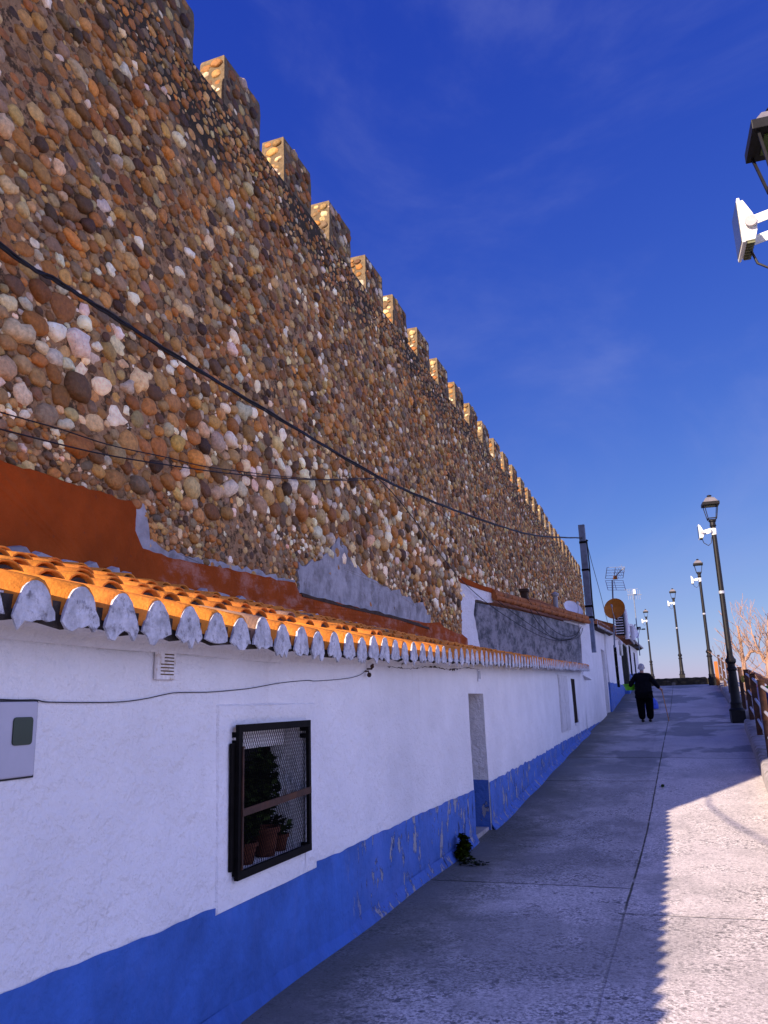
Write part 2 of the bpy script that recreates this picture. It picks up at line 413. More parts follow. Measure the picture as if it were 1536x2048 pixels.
# ------------------------------------------------------------------ ground, path, kerbs
def grid(name, xs, ys, fz, mat, kind='structure', smooth=True):
    xs = np.array(xs); ys = np.array(ys); nx, ny = len(xs), len(ys)
    v = np.array([(x, y, fz(x, y)) for y in ys for x in xs])
    q = [(j*nx+i, j*nx+i+1, (j+1)*nx+i+1, (j+1)*nx+i) for j in range(ny-1) for i in range(nx-1)]
    o = arrays(name, v, q, [], mat, None, None, smooth); tag(o, kind=kind); return o
def terrain(x, y):
    k = KX(y)+1.0
    t = min(1, max(0, (x-k)/7)); t = t*t*(3-2*t)
    far = min(1, max(0, (abs(x)-30)/300))
    return G(y)-.03-3.6*t-22*far
xs = sorted(set([-900, -400, -150, -60, -25, -12, -6]+list(np.arange(-3, 14, .5))+[16, 20, 26, 34, 45, 60, 100, 200, 450, 900]))
ys = sorted(set([-200, -90, -40, -20]+list(np.arange(-10, 62, 1.0))+[66, 72, 78, 84, 90, 97, 105, 120, 140, 180, 260, 400, 700, 1200]))
tag(grid('ground', xs, ys, terrain, M['earth']), 'brown scrubby ground dropping away beside the raised path', 'ground')
mb = MB()
yy = list(np.arange(-9, 52.3, .25))
for i in range(len(yy)-1):
    ya, yb = yy[i], yy[i+1]
    xa = [-2.46, -1.2, -.6, 0, .5, KX(ya)+.02]; xb = [-2.46, -1.2, -.6, 0, .5, KX(yb)+.02]
    sag = lambda x: .012*math.sin(1.7*x)*0
    for j in range(5):
        mb.add([(xa[j], ya, G(ya)), (xa[j+1], ya, G(ya)), (xb[j+1], yb, G(yb)), (xb[j], yb, G(yb))], [(0,1,2,3)])
bm = mb
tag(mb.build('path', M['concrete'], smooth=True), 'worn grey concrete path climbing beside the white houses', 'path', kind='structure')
def kerb(y0, y1, h=.22, w=.30):
    mb = MB(); n = max(2, int((y1-y0)/.8)); ring = []
    prof = [(-.02, -.15), (0, h-.04), (.04, h), (w-.03, h+.005), (w, h-.02), (w, -.4)]
    vs = []
    for i in range(n+1):
        y = y0+(y1-y0)*i/n
        for px_, pz in prof:
            vs.append((KX(y)+px_, y, G(y)+pz))
    k = len(prof); fs = []
    for i in range(n):
        for j in range(k-1): fs.append((i*k+j, i*k+j+1, (i+1)*k+j+1, (i+1)*k+j))
    fs += [tuple(range(k)), tuple(range(n*k, n*k+k))[::-1]]
    mb.add(vs, fs); return mb
tag(kerb(-8, 24.3).build('kerb', M['kerb'], smooth=True, angle=50), 'mossy concrete kerb on the right edge of the path, nearest length', 'kerb', kind='structure')
tag(kerb(27.6, 49.2).build('kerb', M['kerb'], smooth=True, angle=50), 'mossy concrete kerb on the right edge of the path, farther length', 'kerb', kind='structure')
mb = MB(); vs = []; fs = []
ys2 = np.arange(-8, 50, .8)
for y in ys2:
    for dx, dz in ((.30, .17), (1.25, .15), (1.3, -1.2)): vs.append((KX(y)+dx, y, G(y)+dz))
for i in range(len(ys2)-1):
    for j in range(2): fs.append((i*3+j, i*3+j+1, (i+1)*3+j+1, (i+1)*3+j))
mb.add(vs, fs); tag(mb.build('verge', M['kerb']), 'narrow concrete ledge under the railing posts', 'verge', kind='structure')

# ------------------------------------------------------------------ cobbles
PAL = np.array([(.40,.155,.026),(.48,.235,.055),(.32,.118,.020),(.55,.32,.095),(.11,.052,.018),(.33,.20,.095),(.58,.39,.15),(.58,.21,.025),(.25,.165,.085),(.19,.10,.034)])
WHT = np.array([(.86,.66,.38),(.86,.72,.48),(.78,.52,.24),(.80,.64,.42)])
PK = .905
def pack(y0, y1, z0, z1, rfun, tries, asp, rs, seed):
    rng = random.Random(seed); cell = .08; grid_ = {}; out = []
    S0, S1 = y0/asp, y1/asp
    for r0, n in zip(rs, tries):
        for _ in range(n):
            s = rng.uniform(S0, S1); z = rng.uniform(z0, z1)
            r = r0*rng.uniform(.85, 1.12)*rfun(z, s*asp)
            if z > 6.35 and z1 > 5 and rng.random() < min(.72, (z-6.3)*1.1): continue
            if r < .012: continue
            ci, cj = int(s//cell), int(z//cell); ok = True
            for a in range(ci-2, ci+3):
                for b in range(cj-2, cj+3):
                    for (s2, z2, r2) in grid_.get((a, b), ()):
                        if (s-s2)**2+(z-z2)**2 < (PK*(r+r2))**2: ok = False; break
                    if not ok: break
                if not ok: break
            if ok:
                grid_.setdefault((ci, cj), []).append((s, z, r)); out.append((s*asp, z, r))
    return out
def stones(items, asp, seg, profile, frame, whitef, seed):
    """items (u, v, r) -> vertex arrays; frame(u, v, h) maps to space"""
    rng = np.random.default_rng(seed); N = len(items); it = np.array(items)
    th = np.linspace(0, 2*np.pi, seg, endpoint=False)
    white = rng.random(N) < np.array([whitef(v) for v in it[:, 1]])
    rough = np.where(white, 1.7, 1.0)
    ol = np.ones((N, seg))
    for k in (2, 3, 4, 5):
        ol += (rng.normal(0, .085/(k**.35), (N, 1))*rough[:, None])*np.cos(k*th[None, :]+rng.uniform(0, 6.28, (N, 1)))
    au = it[:, 2]*asp*rng.uniform(.84, 1.14, N)*1.03; av = it[:, 2]*rng.uniform(.86, 1.1, N)*1.03
    rot = rng.normal(0, .28, N); hgt = it[:, 2]*rng.uniform(.28, .92, N)
    ox = rng.normal(0, .14, (N, 1)); oy = rng.normal(0, .14, (N, 1))
    V = []; nr = len(profile)
    c, s = np.cos(rot)[:, None], np.sin(rot)[:, None]
    for (rho, h) in profile:
        a = ol*rho*np.cos(th)*au[:, None]+ox*au[:, None]*(1-rho); b = ol*rho*np.sin(th)*av[:, None]+oy*av[:, None]*(1-rho)
        jit = rng.normal(0, .045, (N, seg))*(rough[:, None]**1.5)*(rho < .99)
        hh = hgt[:, None]*(h+jit)-.008
        V.append(np.stack([it[:, 0:1]+a*c-b*s, it[:, 1:2]+a*s+b*c, hh], -1))
    top = np.stack([it[:, 0]+(ox*au[:, None])[:, 0], it[:, 1]+(oy*av[:, None])[:, 0], hgt-.008], -1)[:, None, :]
    P = np.concatenate(V+[top], 1)                      # N, nr*seg+1, 3
    per = nr*seg+1
    base = np.arange(N)[:, None, None]*per
    i = np.arange(nr-1)[:, None]; k = np.arange(seg)[None, :]; kn = (k+1) % seg
    q = np.stack([i*seg+k, i*seg+kn, (i+1)*seg+kn, (i+1)*seg+k], -1).reshape(1, -1, 4)+base
    kk = np.arange(seg); t = np.stack([(nr-1)*seg+kk, (nr-1)*seg+(kk+1) % seg, np.full(seg, nr*seg)], -1)[None]+base
    colr = np.where(white[:, None], WHT[rng.integers(0, len(WHT), N)], PAL[rng.choice(len(PAL), N, p=[.18,.16,.13,.11,.11,.07,.06,.04,.06,.08])])
    lum = colr.mean(1, keepdims=True); colr = lum*.06*np.array([1.12, .98, .80])+colr*.96
    colr = colr*rng.uniform(.62, 1.62, (N, 1))*rng.normal(1, .05, (N, 3))
    Pf = frame(P.reshape(-1, 3))
    return Pf, q.reshape(-1, 4), t.reshape(-1, 3), np.repeat(colr, per, 0)
def join(parts):
    vs, qs, ts, cs = [], [], [], []; o = 0
    for v, q, t, c in parts:
        vs.append(v); qs.append(q+o); ts.append(t+o); cs.append(c); o += len(v)
    return np.concatenate(vs), np.concatenate(qs), np.concatenate(ts), np.concatenate(cs)
PROF = [(1.0, -.35), (.99, .2), (.87, .66), (.55, .93)]
PROF2 = [(1.0, -.3), (.92, .45), (.6, .9)]

# ------------------------------------------------------------------ the fortress wall
TOPZ, MERZ = 7.0, 7.70
WY0, WY1 = 3.6, 49.5
castle = empty('fortress_wall', (-D-.6, 20, -1.62))
tag(castle, 'tall medieval wall of brown river cobbles with battlements, rising behind the white houses', 'fortress wall')
OFF = castle.location.copy()
def rel(o, par):
    o.parent = par; o.matrix_parent_inverse = Matrix.Translation(-Vector(par.location)); return o
mb = MB(); vs = []; fs = []
wy = list(np.arange(WY0, WY1+.01, .6)); nz = 22
for y in wy:
    for j in range(nz+1):
        z = -1.8+(TOPZ+1.8)*j/nz
        vs.append((WX(y)+.012*math.sin(y*1.9+z*1.3)*math.sin(z*2.1-y*.7), y, z))
for i in range(len(wy)-1):
    for j in range(nz): fs.append((i*(nz+1)+j, (i+1)*(nz+1)+j, (i+1)*(nz+1)+j+1, i*(nz+1)+j+1))
mb.add(vs, fs)
n0 = len(mb.v)
vs = []; fs = []
for y in wy: vs += [(WX(y), y, TOPZ), (WX(y)-1.3, y, TOPZ), (WX(y)-1.3, y, -1.8), (WX(y)-.02, y, -1.8)]
for i in range(len(wy)-1):
    for j in range(2): fs.append((i*4+j, i*4+j+1, (i+1)*4+j+1, (i+1)*4+j))
L = len(wy)-1
fs += [(0, 1, 2, 3), (L*4+3, L*4+2, L*4+1, L*4)]
mb.add(vs, fs)
rel(mb.build('mortar_core', M['mortar'], smooth=True, angle=50), castle)
def rfun(z, y):
    z = z+.18*math.sin(y*1.3)+.1*math.sin(y*3.7+1)
    if z < 2.05: return .68
    if z < 3.2: return 1.3
    if z < 6.25: return .97
    return .78
def whitef(z):
    if z < 1.9: return .10
    if z < 3.4: return .33
    if z < 4.4: return .13
    return .06
def wallframe(P):
    y = P[:, 0]; x = -D-np.where(y > 7.15, .000191*(y-7.15)**2, 0)+P[:, 2]
    return np.stack([x, y, P[:, 1]], -1)
ASP = 1.32
near_ = pack(3.68, 13, .75, TOPZ-.02, rfun, (400, 4500, 20000, 50000, 80000, 90000), ASP, (.076, .063, .05, .039, .029, .019), 3)
mid_ = pack(13, 25, .75, TOPZ-.02, rfun, (600, 6500, 26000, 60000, 80000), ASP, (.078, .065, .052, .04, .03), 4)
far_ = pack(25, WY1, .9, TOPZ-.02, lambda z, y: 1.05*rfun(z, y), (1500, 12000, 40000, 80000), ASP, (.085, .071, .056, .042), 5)
end_ = pack(.05, 1.25, -1.0, TOPZ-.05, rfun, (200, 1500, 5000, 9000, 12000), 1.32, (.085, .07, .055, .042, .03), 9)
fend = stones(end_, 1.32, 9, PROF2, lambda P: np.stack([-D-P[:, 0], WY0-P[:, 2], P[:, 1]], -1), whitef, 4)
fend = (fend[0], fend[1][:, ::-1], fend[2][:, ::-1], fend[3])
v, q, t, c = join([fend, stones(near_, ASP, 12, PROF, wallframe, whitef, 1), stones(mid_, ASP, 9, PROF2, wallframe, whitef, 2), stones(far_, ASP, 7, PROF2, wallframe, whitef, 3)])
rel(arrays('cobble_facing', v, q, t, M['stone'], None, c), castle)
# battlements: six different merlons, repeated
MW, MD, PIT = .87, .34, 1.56
mers = []
def merlon_mesh(seed):
    rng = np.random.default_rng(seed+50)
    H = MERZ-TOPZ+.03
    mb = MB(); n = 6; vs = []
    def ring(z, e): return [(e, e, z), (e, MW-e, z), (-MD-e, MW-e, z), (-MD-e, e, z)]
    # gently uneven block
    prof = [0, .25, .5, .72, .94, 1]
    for t_ in prof:
        e = .004*rng.normal()+(-.008 if t_ == 1 else 0)
        z = H*t_
        vs += [(.0+e, 0-e, z), (0+e, MW+e, z), (-MD-e, MW+e, z), (-MD-e, 0-e, z)]
    fs = [(3, 2, 1, 0)]
    for i in range(len(prof)-1):
        for k in range(4): fs.append((i*4+k, i*4+(k+1) % 4, (i+1)*4+(k+1) % 4, (i+1)*4+k))
    fs.append(tuple(range((len(prof)-1)*4, len(prof)*4)))
    mb.add(vs, fs)
    core = (np.array(mb.v), mb.f)
    a = pack(.09, MW-.09, .08, H-.07, lambda z, y: 1, (30, 90, 200, 300), 1.3, (.07, .055, .042, .03), seed)
    b = pack(.08, MD-.08, .06, H-.06, lambda z, y: 1, (14, 50, 120, 160), 1.5, (.058, .048, .038, .028), seed+20)
    dy = pack(.09, MW-.09, .07, MD-.07, lambda z, y: 1, (40, 100, 200), 1.25, (.07, .055, .04), seed+40)
    fa = stones(a, 1.25, 10, PROF, lambda P: np.stack([P[:, 2]*.8, P[:, 0], P[:, 1]], -1), lambda z: .2, seed)
    fb = stones(b, 1.35, 10, PROF, lambda P: np.stack([-P[:, 0], -P[:, 2]*.8, P[:, 1]], -1), lambda z: .2, seed+1)
    fc = stones(dy, 1.25, 8, PROF2, lambda P: np.stack([-P[:, 1], P[:, 0], H+P[:, 2]*.35], -1), lambda z: .2, seed+2)
    # flip winding where the frame mirrors
    fb = (fb[0], fb[1][:, ::-1], fb[2][:, ::-1], fb[3])
    v, q, t, c = join([fa, fb])
    me = bpy.data.meshes.new('merlon'); nv = len(v)
    V = [tuple(p) for p in v]+[tuple(p) for p in core[0]]
    Fc = [tuple(int(i) for i in f) for f in q]+[tuple(int(i) for i in f) for f in t]
    nst = len(Fc)
    Fc += [tuple(i+nv for i in f) for f in core[1]]
    me.from_pydata(V, [], Fc)
    me.materials.append(M['stone']); me.materials.append(M['merlon'])
    me.polygons.foreach_set('material_index', [0]*nst+[1]*(len(Fc)-nst))
    me.polygons.foreach_set('use_smooth', [True]*nst+[False]*(len(Fc)-nst))
    at = me.color_attributes.new('Col', 'FLOAT_COLOR', 'POINT'); cc = np.ones((len(V), 4), np.float32); cc[:nv, :3] = c*np.array([.70, .68, .68])
    at.data.foreach_set('color', cc.ravel())
    return me
MM = [merlon_mesh(i*7+1) for i in range(6)]
for k in range(-2, 28):
    y = 7.08+PIT*k+random.uniform(-.03, .03)
    if y+MW > WY1: break
    o = link('merlon', MM[(k*5+k//6) % 6])
    o.location = (WX(y)+.002, y, TOPZ-.03+random.uniform(-.03, .03)); o.rotation_euler = (0, random.uniform(-.012, .012), random.uniform(-.02, .02))
    rel(o, castle)
# plaster slabs on the wall: outlines measured on the wall plane
def slab(name, pixels, mat, t0, t1, parent, label=None):
    pts = [onx(x, y, -D+t1) for x, y in pixels]
    mb = MB(); n = len(pts)
    def wob(i, k): return .012*math.sin(i*5.1+k)
    fr = [(WX(p[1])+t1+wob(i, 0)*.4, p[1], p[2]) for i, p in enumerate(pts)]
    bk = [(WX(p[1])+t0, p[1], p[2]) for p in pts]
    mb.add(fr+bk, [tuple(range(n))]+[(i, (i+1) % n, n+(i+1) % n, n+i) for i in range(n)])
    o = rel(mb.build(name, mat, smooth=False), parent)
    if label: o['label'] = label
    return o
def dense(pix, step=14, amp=3, seed=0):
    rng = random.Random(seed); out = []
    for (a, b) in zip(pix[:-1], pix[1:]):
        L = math.hypot(b[0]-a[0], b[1]-a[1]); n = max(1, int(L/step))
        for i in range(n):
            t = i/n; out.append((a[0]+(b[0]-a[0])*t+rng.uniform(-amp, amp)*.5, a[1]+(b[1]-a[1])*t+rng.uniform(-amp, amp)))
    return out+[pix[-1]]
slab('cement_patch', dense([(600,1185),(596,1130),(640,1122),(655,1112),(668,1092),(680,1080),(692,1098),(706,1125),(745,1160),(800,1185),(852,1212),(862,1245)], 8, 7, 1)+[(800,1260),(700,1235),(620,1215)], M['cement'], -.03, .036, castle, 'grey cement patch smeared over the cobbles')
slab('cement_patch', dense([(262,1060),(270,1008),(282,1000),(296,1030),(300,1075),(330,1098),(420,1120),(590,1160)], 8, 5, 2)+[(590,1175),(420,1135),(280,1105)], M['cement'], -.03, .02, castle, 'narrow grey cement seam above the painted band')

# ------------------------------------------------------------------ HOUSE with the low roof
house = empty('row_house', (FX-.9, 10, -1.62))
tag(house, 'long low whitewashed house with orange tiled eave, blue base and grilled window, nearest the viewer', 'house')
slab('painted_band', dense([(-140,850),(0,920),(120,958),(235,995),(262,1003),(272,1015),(271,1062),(286,1099),(360,1119),(480,1143),(590,1166),(600,1188),(700,1212),(800,1236),(850,1246),(880,1246),(925,1270),(962,1288)], 12, 2.5, 3)+[(962,1330),(870,1325),(640,1282),(370,1236),(230,1200),(0,1136),(-140,1090)], M['redbrown'], -.03, .075, house, 'red-brown painted band along the top of the roof')
slab('ledge', dense([(604,1187),(700,1211),(800,1234),(858,1254)], 10, 2, 4)+[(861,1259),(800,1240),(700,1217),(606,1193)], M['soffit'], -.02, .085, house)

def fx(y, z):   # slight unevenness of the plaster face
    return FX+.007*math.sin(1.3*y+.4)+.006*math.sin(2.9*z+1.1*y)+.004*math.sin(5.3*y-2.2*z)+.0035*math.sin(9*y+4*z)
HOLES = [(4.155, 5.075, -.89, -.10), (9.80, 10.62, -9, .10), (20.42, 21.30, -.60, .48)]
def sheet(y0, y1, zlo, zhi, off, step=.16, holes=(), fxx=fx, extra_y=()):
    ys = sorted(set([round(y0+i*step, 3) for i in range(int((y1-y0)/step)+1)]+[y1]+[h[0] for h in holes if y0 < h[0] < y1]+[h[1] for h in holes if y0 < h[1] < y1]+list(extra_y)))
    vs = []; fs = []; idx = {}
    def vid(y, z):
        k = (round(y, 4), round(z, 4))
        if k not in idx: idx[k] = len(vs); vs.append((fxx(y, z)+off, y, z))
        return idx[k]
    for a, b in zip(ys[:-1], ys[1:]):
        segs = [0.0, 1.0]; mid = (a+b)/2
        cuts = [(h[2], h[3]) for h in holes if h[0] < mid < h[1]]
        def spans():
            lo = zlo; out = []
            zs = []
            for c0, c1 in cuts: zs.append((c0, c1))
            return zs
        zs = spans()
        n = 14
        def strip(za0, za1, zb0, zb1):
            if za1-za0 < 1e-3 and zb1-zb0 < 1e-3: return
            for j in range(n):
                t0, t1 = j/n, (j+1)/n
                fs.append((vid(a, za0+(za1-za0)*t0), vid(b, zb0+(zb1-zb0)*t0), vid(b, zb0+(zb1-zb0)*t1), vid(a, za0+(za1-za0)*t1)))
        la, lb, ha, hb = zlo(a), zlo(b), zhi(a), zhi(b)
        if not zs: strip(la, ha, lb, hb)
        else:
            c0, c1 = zs[0]
            if c0 > la: strip(la, min(c0, ha), lb, min(c0, hb))
            if c1 < ha: strip(max(c1, la), ha, max(c1, lb), hb)
    mb = MB(); mb.add(vs, fs); return mb
AY0, AY1 = -3.0, 23.45
def dadoz(y):
    w = .002*math.sin(y*5.2)+.002*math.sin(y*11.7+1)+.003*math.sin(y*23)
    b = float(np.interp(y, [-3, 2.4, 4.0, 9.8, 10.9, 13, 20, 24, 33], [-.95, -.965, -1.01, -1.018, -1.01, -.99, -.86, -.80, -.66]))
    if 11.5 < y: w += .010*math.sin(y*8.3)*math.sin(y*3.1)+.008*math.sin(y*17)
    return b+w
hi = lambda y: EZ(y)+.16
mb = sheet(AY0, AY1, lambda y: G(y)-.15, hi, 0, .16, HOLES)
def jambs(mb, h, depth, zb=None, mi=0):
    y0, y1, z0, z1 = h
    z0 = max(z0, zb) if zb is not None else z0
    x1 = FX-depth
    n = 6
    for i in range(n):
        za, zc = z0+(z1-z0)*i/n, z0+(z1-z0)*(i+1)/n
        mb.add([(fx(y1, za), y1, za), (x1, y1, za), (x1, y1, zc), (fx(y1, zc), y1, zc)], [(0,1,2,3)], mi)
        mb.add([(fx(y0, za), y0, za), (x1, y0, za), (x1, y0, zc), (fx(y0, zc), y0, zc)], [(3,2,1,0)], mi)
    mb.add([(fx(y0, z1), y0, z1), (fx(y1, z1), y1, z1), (x1, y1, z1), (x1, y0, z1)], [(0,1,2,3)], mi)
    mb.add([(fx(y0, z0), y0, z0), (fx(y1, z0), y1, z0), (x1, y1, z0), (x1, y0, z0)], [(3,2,1,0)], mi)
jambs(mb, HOLES[0], .27); jambs(mb, HOLES[1], .42, G(10.2)-.1); jambs(mb, HOLES[2], .2)
mb.box((WX(0)+.02, AY0, -1.75), (FX-.9, AY1-.05, .3))     # inner body that closes the house
o = rel(mb.build('wall', M['white'], smooth=True, angle=55), house)
DH = [(9.80, 10.62, -9, 9)]
mb = sheet(AY0, AY1, lambda y: G(y)-.1, dadoz, .005, .05, DH)
# blue lower jamb of the doorway, and the skirting fillet at the ground
for yj in (10.614,):
    mb.add([(FX+.006, yj, G(yj)-.05), (FX-.40, yj, G(yj)-.05), (FX-.40, yj, -.97), (FX+.006, yj, -.985)], [(0,1,2,3)])
vs = []; fs = []
for y0, y1 in ((AY0, 9.80), (10.62, AY1)):
    ysk = np.arange(y0, y1+.001, (y1-y0)/max(4, int((y1-y0)/.3)))
    o0 = len(vs)
    for y in ysk:
        b = .03+.012*math.sin(y*2.3)+(.03 if y > 10.6 else 0)
        for dx, dz in ((.004, .10), (.012+b*.4, .055), (.02+b, .012), (.03+b, -.06)): vs.append((FX+dx, y, G(y)+dz))
    for i in range(len(ysk)-1):
        for j in range(3): fs.append((o0+i*4+j, o0+i*4+j+1, o0+(i+1)*4+j+1, o0+(i+1)*4+j))
    fs.append(tuple(range(o0, o0+4))); fs.append(tuple(range(o0+4*len(ysk)-4, o0+4*len(ysk)))[::-1])
mb.add(vs, fs)
rel(mb.build('blue_base', M['blue'], smooth=True, angle=55), house)
# raised plaster surround of the window
mb = MB()
yA, yB, zA, zB = 4.00, 5.25, -1.04, .02
h = HOLES[0]
def surround(a, b, c, d):
    n = 6
    for i in range(n):
        for (p, q) in ((0, 1),):
            y0_, y1_ = a+(b-a)*i/n, a+(b-a)*(i+1)/n
            mb.add([(fx(y0_, c)+.014, y0_, c), (fx(y1_, c)+.014, y1_, c), (fx(y1_, d)+.014, y1_, d), (fx(y0_, d)+.014, y0_, d)], [(0,1,2,3)])
surround(yA, h[0], zA, zB); surround(h[1], yB, zA, zB); surround(h[0], h[1], zA, h[2]); surround(h[0], h[1], h[3], zB)
for a, b in (((yA, zA), (yB, zA)), ((yB, zA), (yB, zB)), ((yB, zB), (yA, zB)), ((yA, zB), (yA, zA))):
    out = .012
    oy = lambda y: y+(out if y == yB else -out if y == yA else 0); oz = lambda z: z+(out if z == zB else -out if z == zA else 0)
    mb.add([(fx(*a)+.014, *a), (fx(*b)+.014, *b), (fx(*b)-.002, oy(b[0]), oz(b[1])), (fx(*a)-.002, oy(a[0]), oz(a[1]))], [(0,1,2,3)])
rel(mb.build('window_surround', M['white'], smooth=True, angle=60), house)
# cornice under the tiles (near half)
mb = MB(); prof = [(0, -.055), (.012, -.045), (.02, -.02), (.06, .0), (.12, .022), (.15, .03), (.15, .10)]
ysc = np.arange(AY0, 7.3, .3); vs = []; fs = []
for y in ysc:
    for dx, dz in prof: vs.append((FX+dx+.004*math.sin(y*7), y, EZ(y)+dz+.003*math.sin(y*5+2)))
k = len(prof)
for i in range(len(ysc)-1):
    for j in range(k-1): fs.append((i*k+j, (i+1)*k+j, (i+1)*k+j+1, i*k+j+1))
fs.append(tuple(range((len(ysc)-1)*k, len(ysc)*k)))
mb.add(vs, fs)
prof2 = [(0, -.02), (.03, .0), (.08, .03), (.12, .04), (.12, .1)]
ysc = np.arange(7.28, 10.0, .25); vs = []; fs = []; k = len(prof2)
for y in ysc:
    for dx, dz in prof2: vs.append((FX+dx+.008*math.sin(y*9), y, EZ(y)+dz-.012+.008*math.sin(y*6+2)*math.sin(y*13)))
for i in range(len(ysc)-1):
    for j in range(k-1): fs.append((i*k+j, (i+1)*k+j, (i+1)*k+j+1, i*k+j+1))
fs.append(tuple(range(k))[::-1])
mb.add(vs, fs)
rel(mb.build('cornice', M['white'], smooth=True, angle=60), house)

mb = MB(); rr = random.Random(8); vs = []; ysk = np.arange(6.75, 10.5, .045)
for y in ysk:
    zc_ = EZ(y)-.055+.012*math.sin(y*4)+rr.uniform(-.006, .006); hw = max(.0015, rr.gauss(.004, .006)*(1 if 7.2 < y < 9.6 else .4))
    vs += [(fx(y, zc_)+.005, y, zc_-hw), (fx(y, zc_)+.005, y, zc_+hw)]
mb.add(vs, [(2*i, 2*i+2, 2*i+3, 2*i+1) for i in range(len(ysk)-1)])
rel(mb.build('plaster_crack', M['soffit']), house)

# tiled roof: cover tiles in columns from the eave up to the wall, pans between
EX = -2.17                     # eave line
def roof_z(x, y):              # bedding plane
    e = EZ(y)+.075; t = (EX-x)/(EX-(-D+.02)); return e+(1.07-e)*t
BD = MB()
TV, TQ, TC = [], [], []
def half_tile(ya, yb, xa, xb, ra, rb, za, zb, col, up=1, seg=8, th=.013, vs=(1.65, 1.0)):
    """a tapered half pipe from (xa, za) low to (xb, zb) high"""
    o = len(TV)
    for (y, x, r, z, vv) in ((ya, xa, ra, za, vs[0]), (yb, xb, rb, zb, vs[1])):
        for rr in (r, r-th):
            for k in range(seg+1):
                a = math.pi*k/seg
                TV.append((x, y+rr*math.cos(a), z+up*rr*math.sin(a)*(vv if up > 0 else 1))); TC.append(col)
    n = seg+1
    for k in range(seg):
        TQ.append((o+k, o+k+1, o+2*n+k+1, o+2*n+k))               # outer
        TQ.append((o+n+k+1, o+n+k, o+3*n+k, o+3*n+k+1))           # inner
        TQ.append((o+k+1, o+k, o+n+k, o+n+k+1))                   # low rim
        TQ.append((o+2*n+k, o+2*n+k+1, o+3*n+k+1, o+3*n+k))       # high rim
    for k in (0, seg):
        TQ.append((o+k, o+2*n+k, o+3*n+k, o+n+k))
PL = MB()                      # whitewashed mortar plugs at the eave
def plug(y, z, r, seed):
    rng = random.Random(seed); slim = 1-.2*min(1, max(0, (y-5.5)/4)); h = r*rng.uniform(1.40, 1.58); n = 15
    poly = []
    for k in range(n+1):
        a = math.pi*k/n; fl = 1.0+.22*max(0, 1-math.sin(a)/.55)        # flares out below the tile edge
        poly.append((y+r*slim*fl*math.cos(a), z-.012*(fl > 1)+h*max(0, math.sin(a))**.95))
    m = 7
    for i in range(1, m):
        t = i/m
        poly.append((y-r*slim*1.2+2.4*r*slim*t, z-.004-rng.choice((0, .01, .03, .05, .02))-.015*math.sin(math.pi*t)))
    vs = []; q = len(poly)
    lean = 0
    for x in (EX+.006, EX-.004):
        for (a, b) in poly: vs.append((x-lean*(b-z)/.15+rng.uniform(-.004, .004), a, b))
    PL.add(vs, [tuple(range(q)), tuple(range(q, 2*q))[::-1]]+[(i, (i+1) % q, q+(i+1) % q, q+i) for i in range(q)])
y = .2; ci = 0
cols = []
while y < 22.9:
    cols.append(y); y += random.uniform(.245, .285) if y < 6.5 else random.uniform(.235, .27)
for ci, y in enumerate(cols):
    e = EZ(y); zlow = e+.012; rr = random.Random(ci)
    r0 = .088*rr.uniform(.93, 1.05)
    slope_len = math.hypot(EX+D, 1.1-e-.07)
    ntile = 5
    gx = lambda t: EX+(-D+.03-EX)*t
    for j in range(ntile):
        t0 = j/ntile+rr.uniform(-.02, .02)*(j > 0); t1 = min(1.0, (j+1.25)/ntile)
        col = np.array((.78, .255, .034))*rr.uniform(.82, 1.12)*np.array([1, rr.uniform(.94, 1.04), rr.uniform(.85, 1.1)])
        if rr.random() < .06: col = np.array((.34, .20, .13))
        jy = rr.uniform(-.012, .012)
        za = roof_z(gx(t0), y)-.052+(.062+rr.uniform(0, .014) if j else 0); zb = roof_z(gx(t1), y)-.035
        half_tile(y+jy, y+jy*.5, gx(t0), gx(t1), r0 if j == 0 else .102*rr.uniform(.97, 1.05), .088, za, zb, col, 1, 8, .013, (1.58, 1.0) if j == 0 else (.82, .8))
        if j: BD.add([(gx(t0)-.018, y+jy+.084*math.cos(a), za-.006+.070*math.sin(a)) for a in np.linspace(0, math.pi, 9)]+[(gx(t0)-.018, y+jy-.075, za-.07), (gx(t0)-.018, y+jy+.075, za-.07)], [tuple(range(11))])  # dark mortar caps, added in each opening to paint in its shade
    plug(y, zlow+.004, r0*1.0+.003, ci)
    # pan between this column and the next
    if ci+1 < len(cols):
        ym = (y+cols[ci+1])/2
        col = np.array((.5, .22, .07))*rr.uniform(.7, 1.05)
        half_tile(ym, ym, EX-.09, -D+.03, .075, .07, EZ(ym)+.075, roof_z(-D+.03, ym)+.055, col, -1, 6)
ro = arrays('tile_roof', np.array(TV), np.array(TQ), np.zeros((0, 3), int), M['tile'], None, np.array(TC), False)
rel(ro, house)
rel(PL.build('eave_mortar', M['whiterough'], smooth=True, angle=35), house); rel(BD.build('tile_shade_bedding', M['bedding']), house)
mb = MB(); vs = []; fs = []
for y in np.arange(-3, 23.2, .6): vs += [(EX-.05, y, EZ(y)+.035), (-D+.03, y, 1.03)]
n = len(vs)//2
fs = [(2*i, 2*i+2, 2*i+3, 2*i+1) for i in range(n-1)]
vs += [(FX+.02, y, EZ(y)+.03) for y in np.arange(-3, 23.2, .6)]
mb.add(vs, fs+[(2*i, 2*n+i, 2*n+i+1, 2*i+2) for i in range(n-1)])
o0 = len(mb.v); ysl = np.arange(.1, 23.0, .12)
vs = []
for y in ysl: vs += [(EX-.035, y, EZ(y)-.012+.012*math.sin(y*17)), (EX-.035, y, EZ(y)+.085)]  # dark lip painting in the hollow shade between the eave plugs
mb.add(vs, [(2*i, 2*i+2, 2*i+3, 2*i+1) for i in range(len(ysl)-1)])
rel(mb.build('roof_bedding', M['bedding']), house)
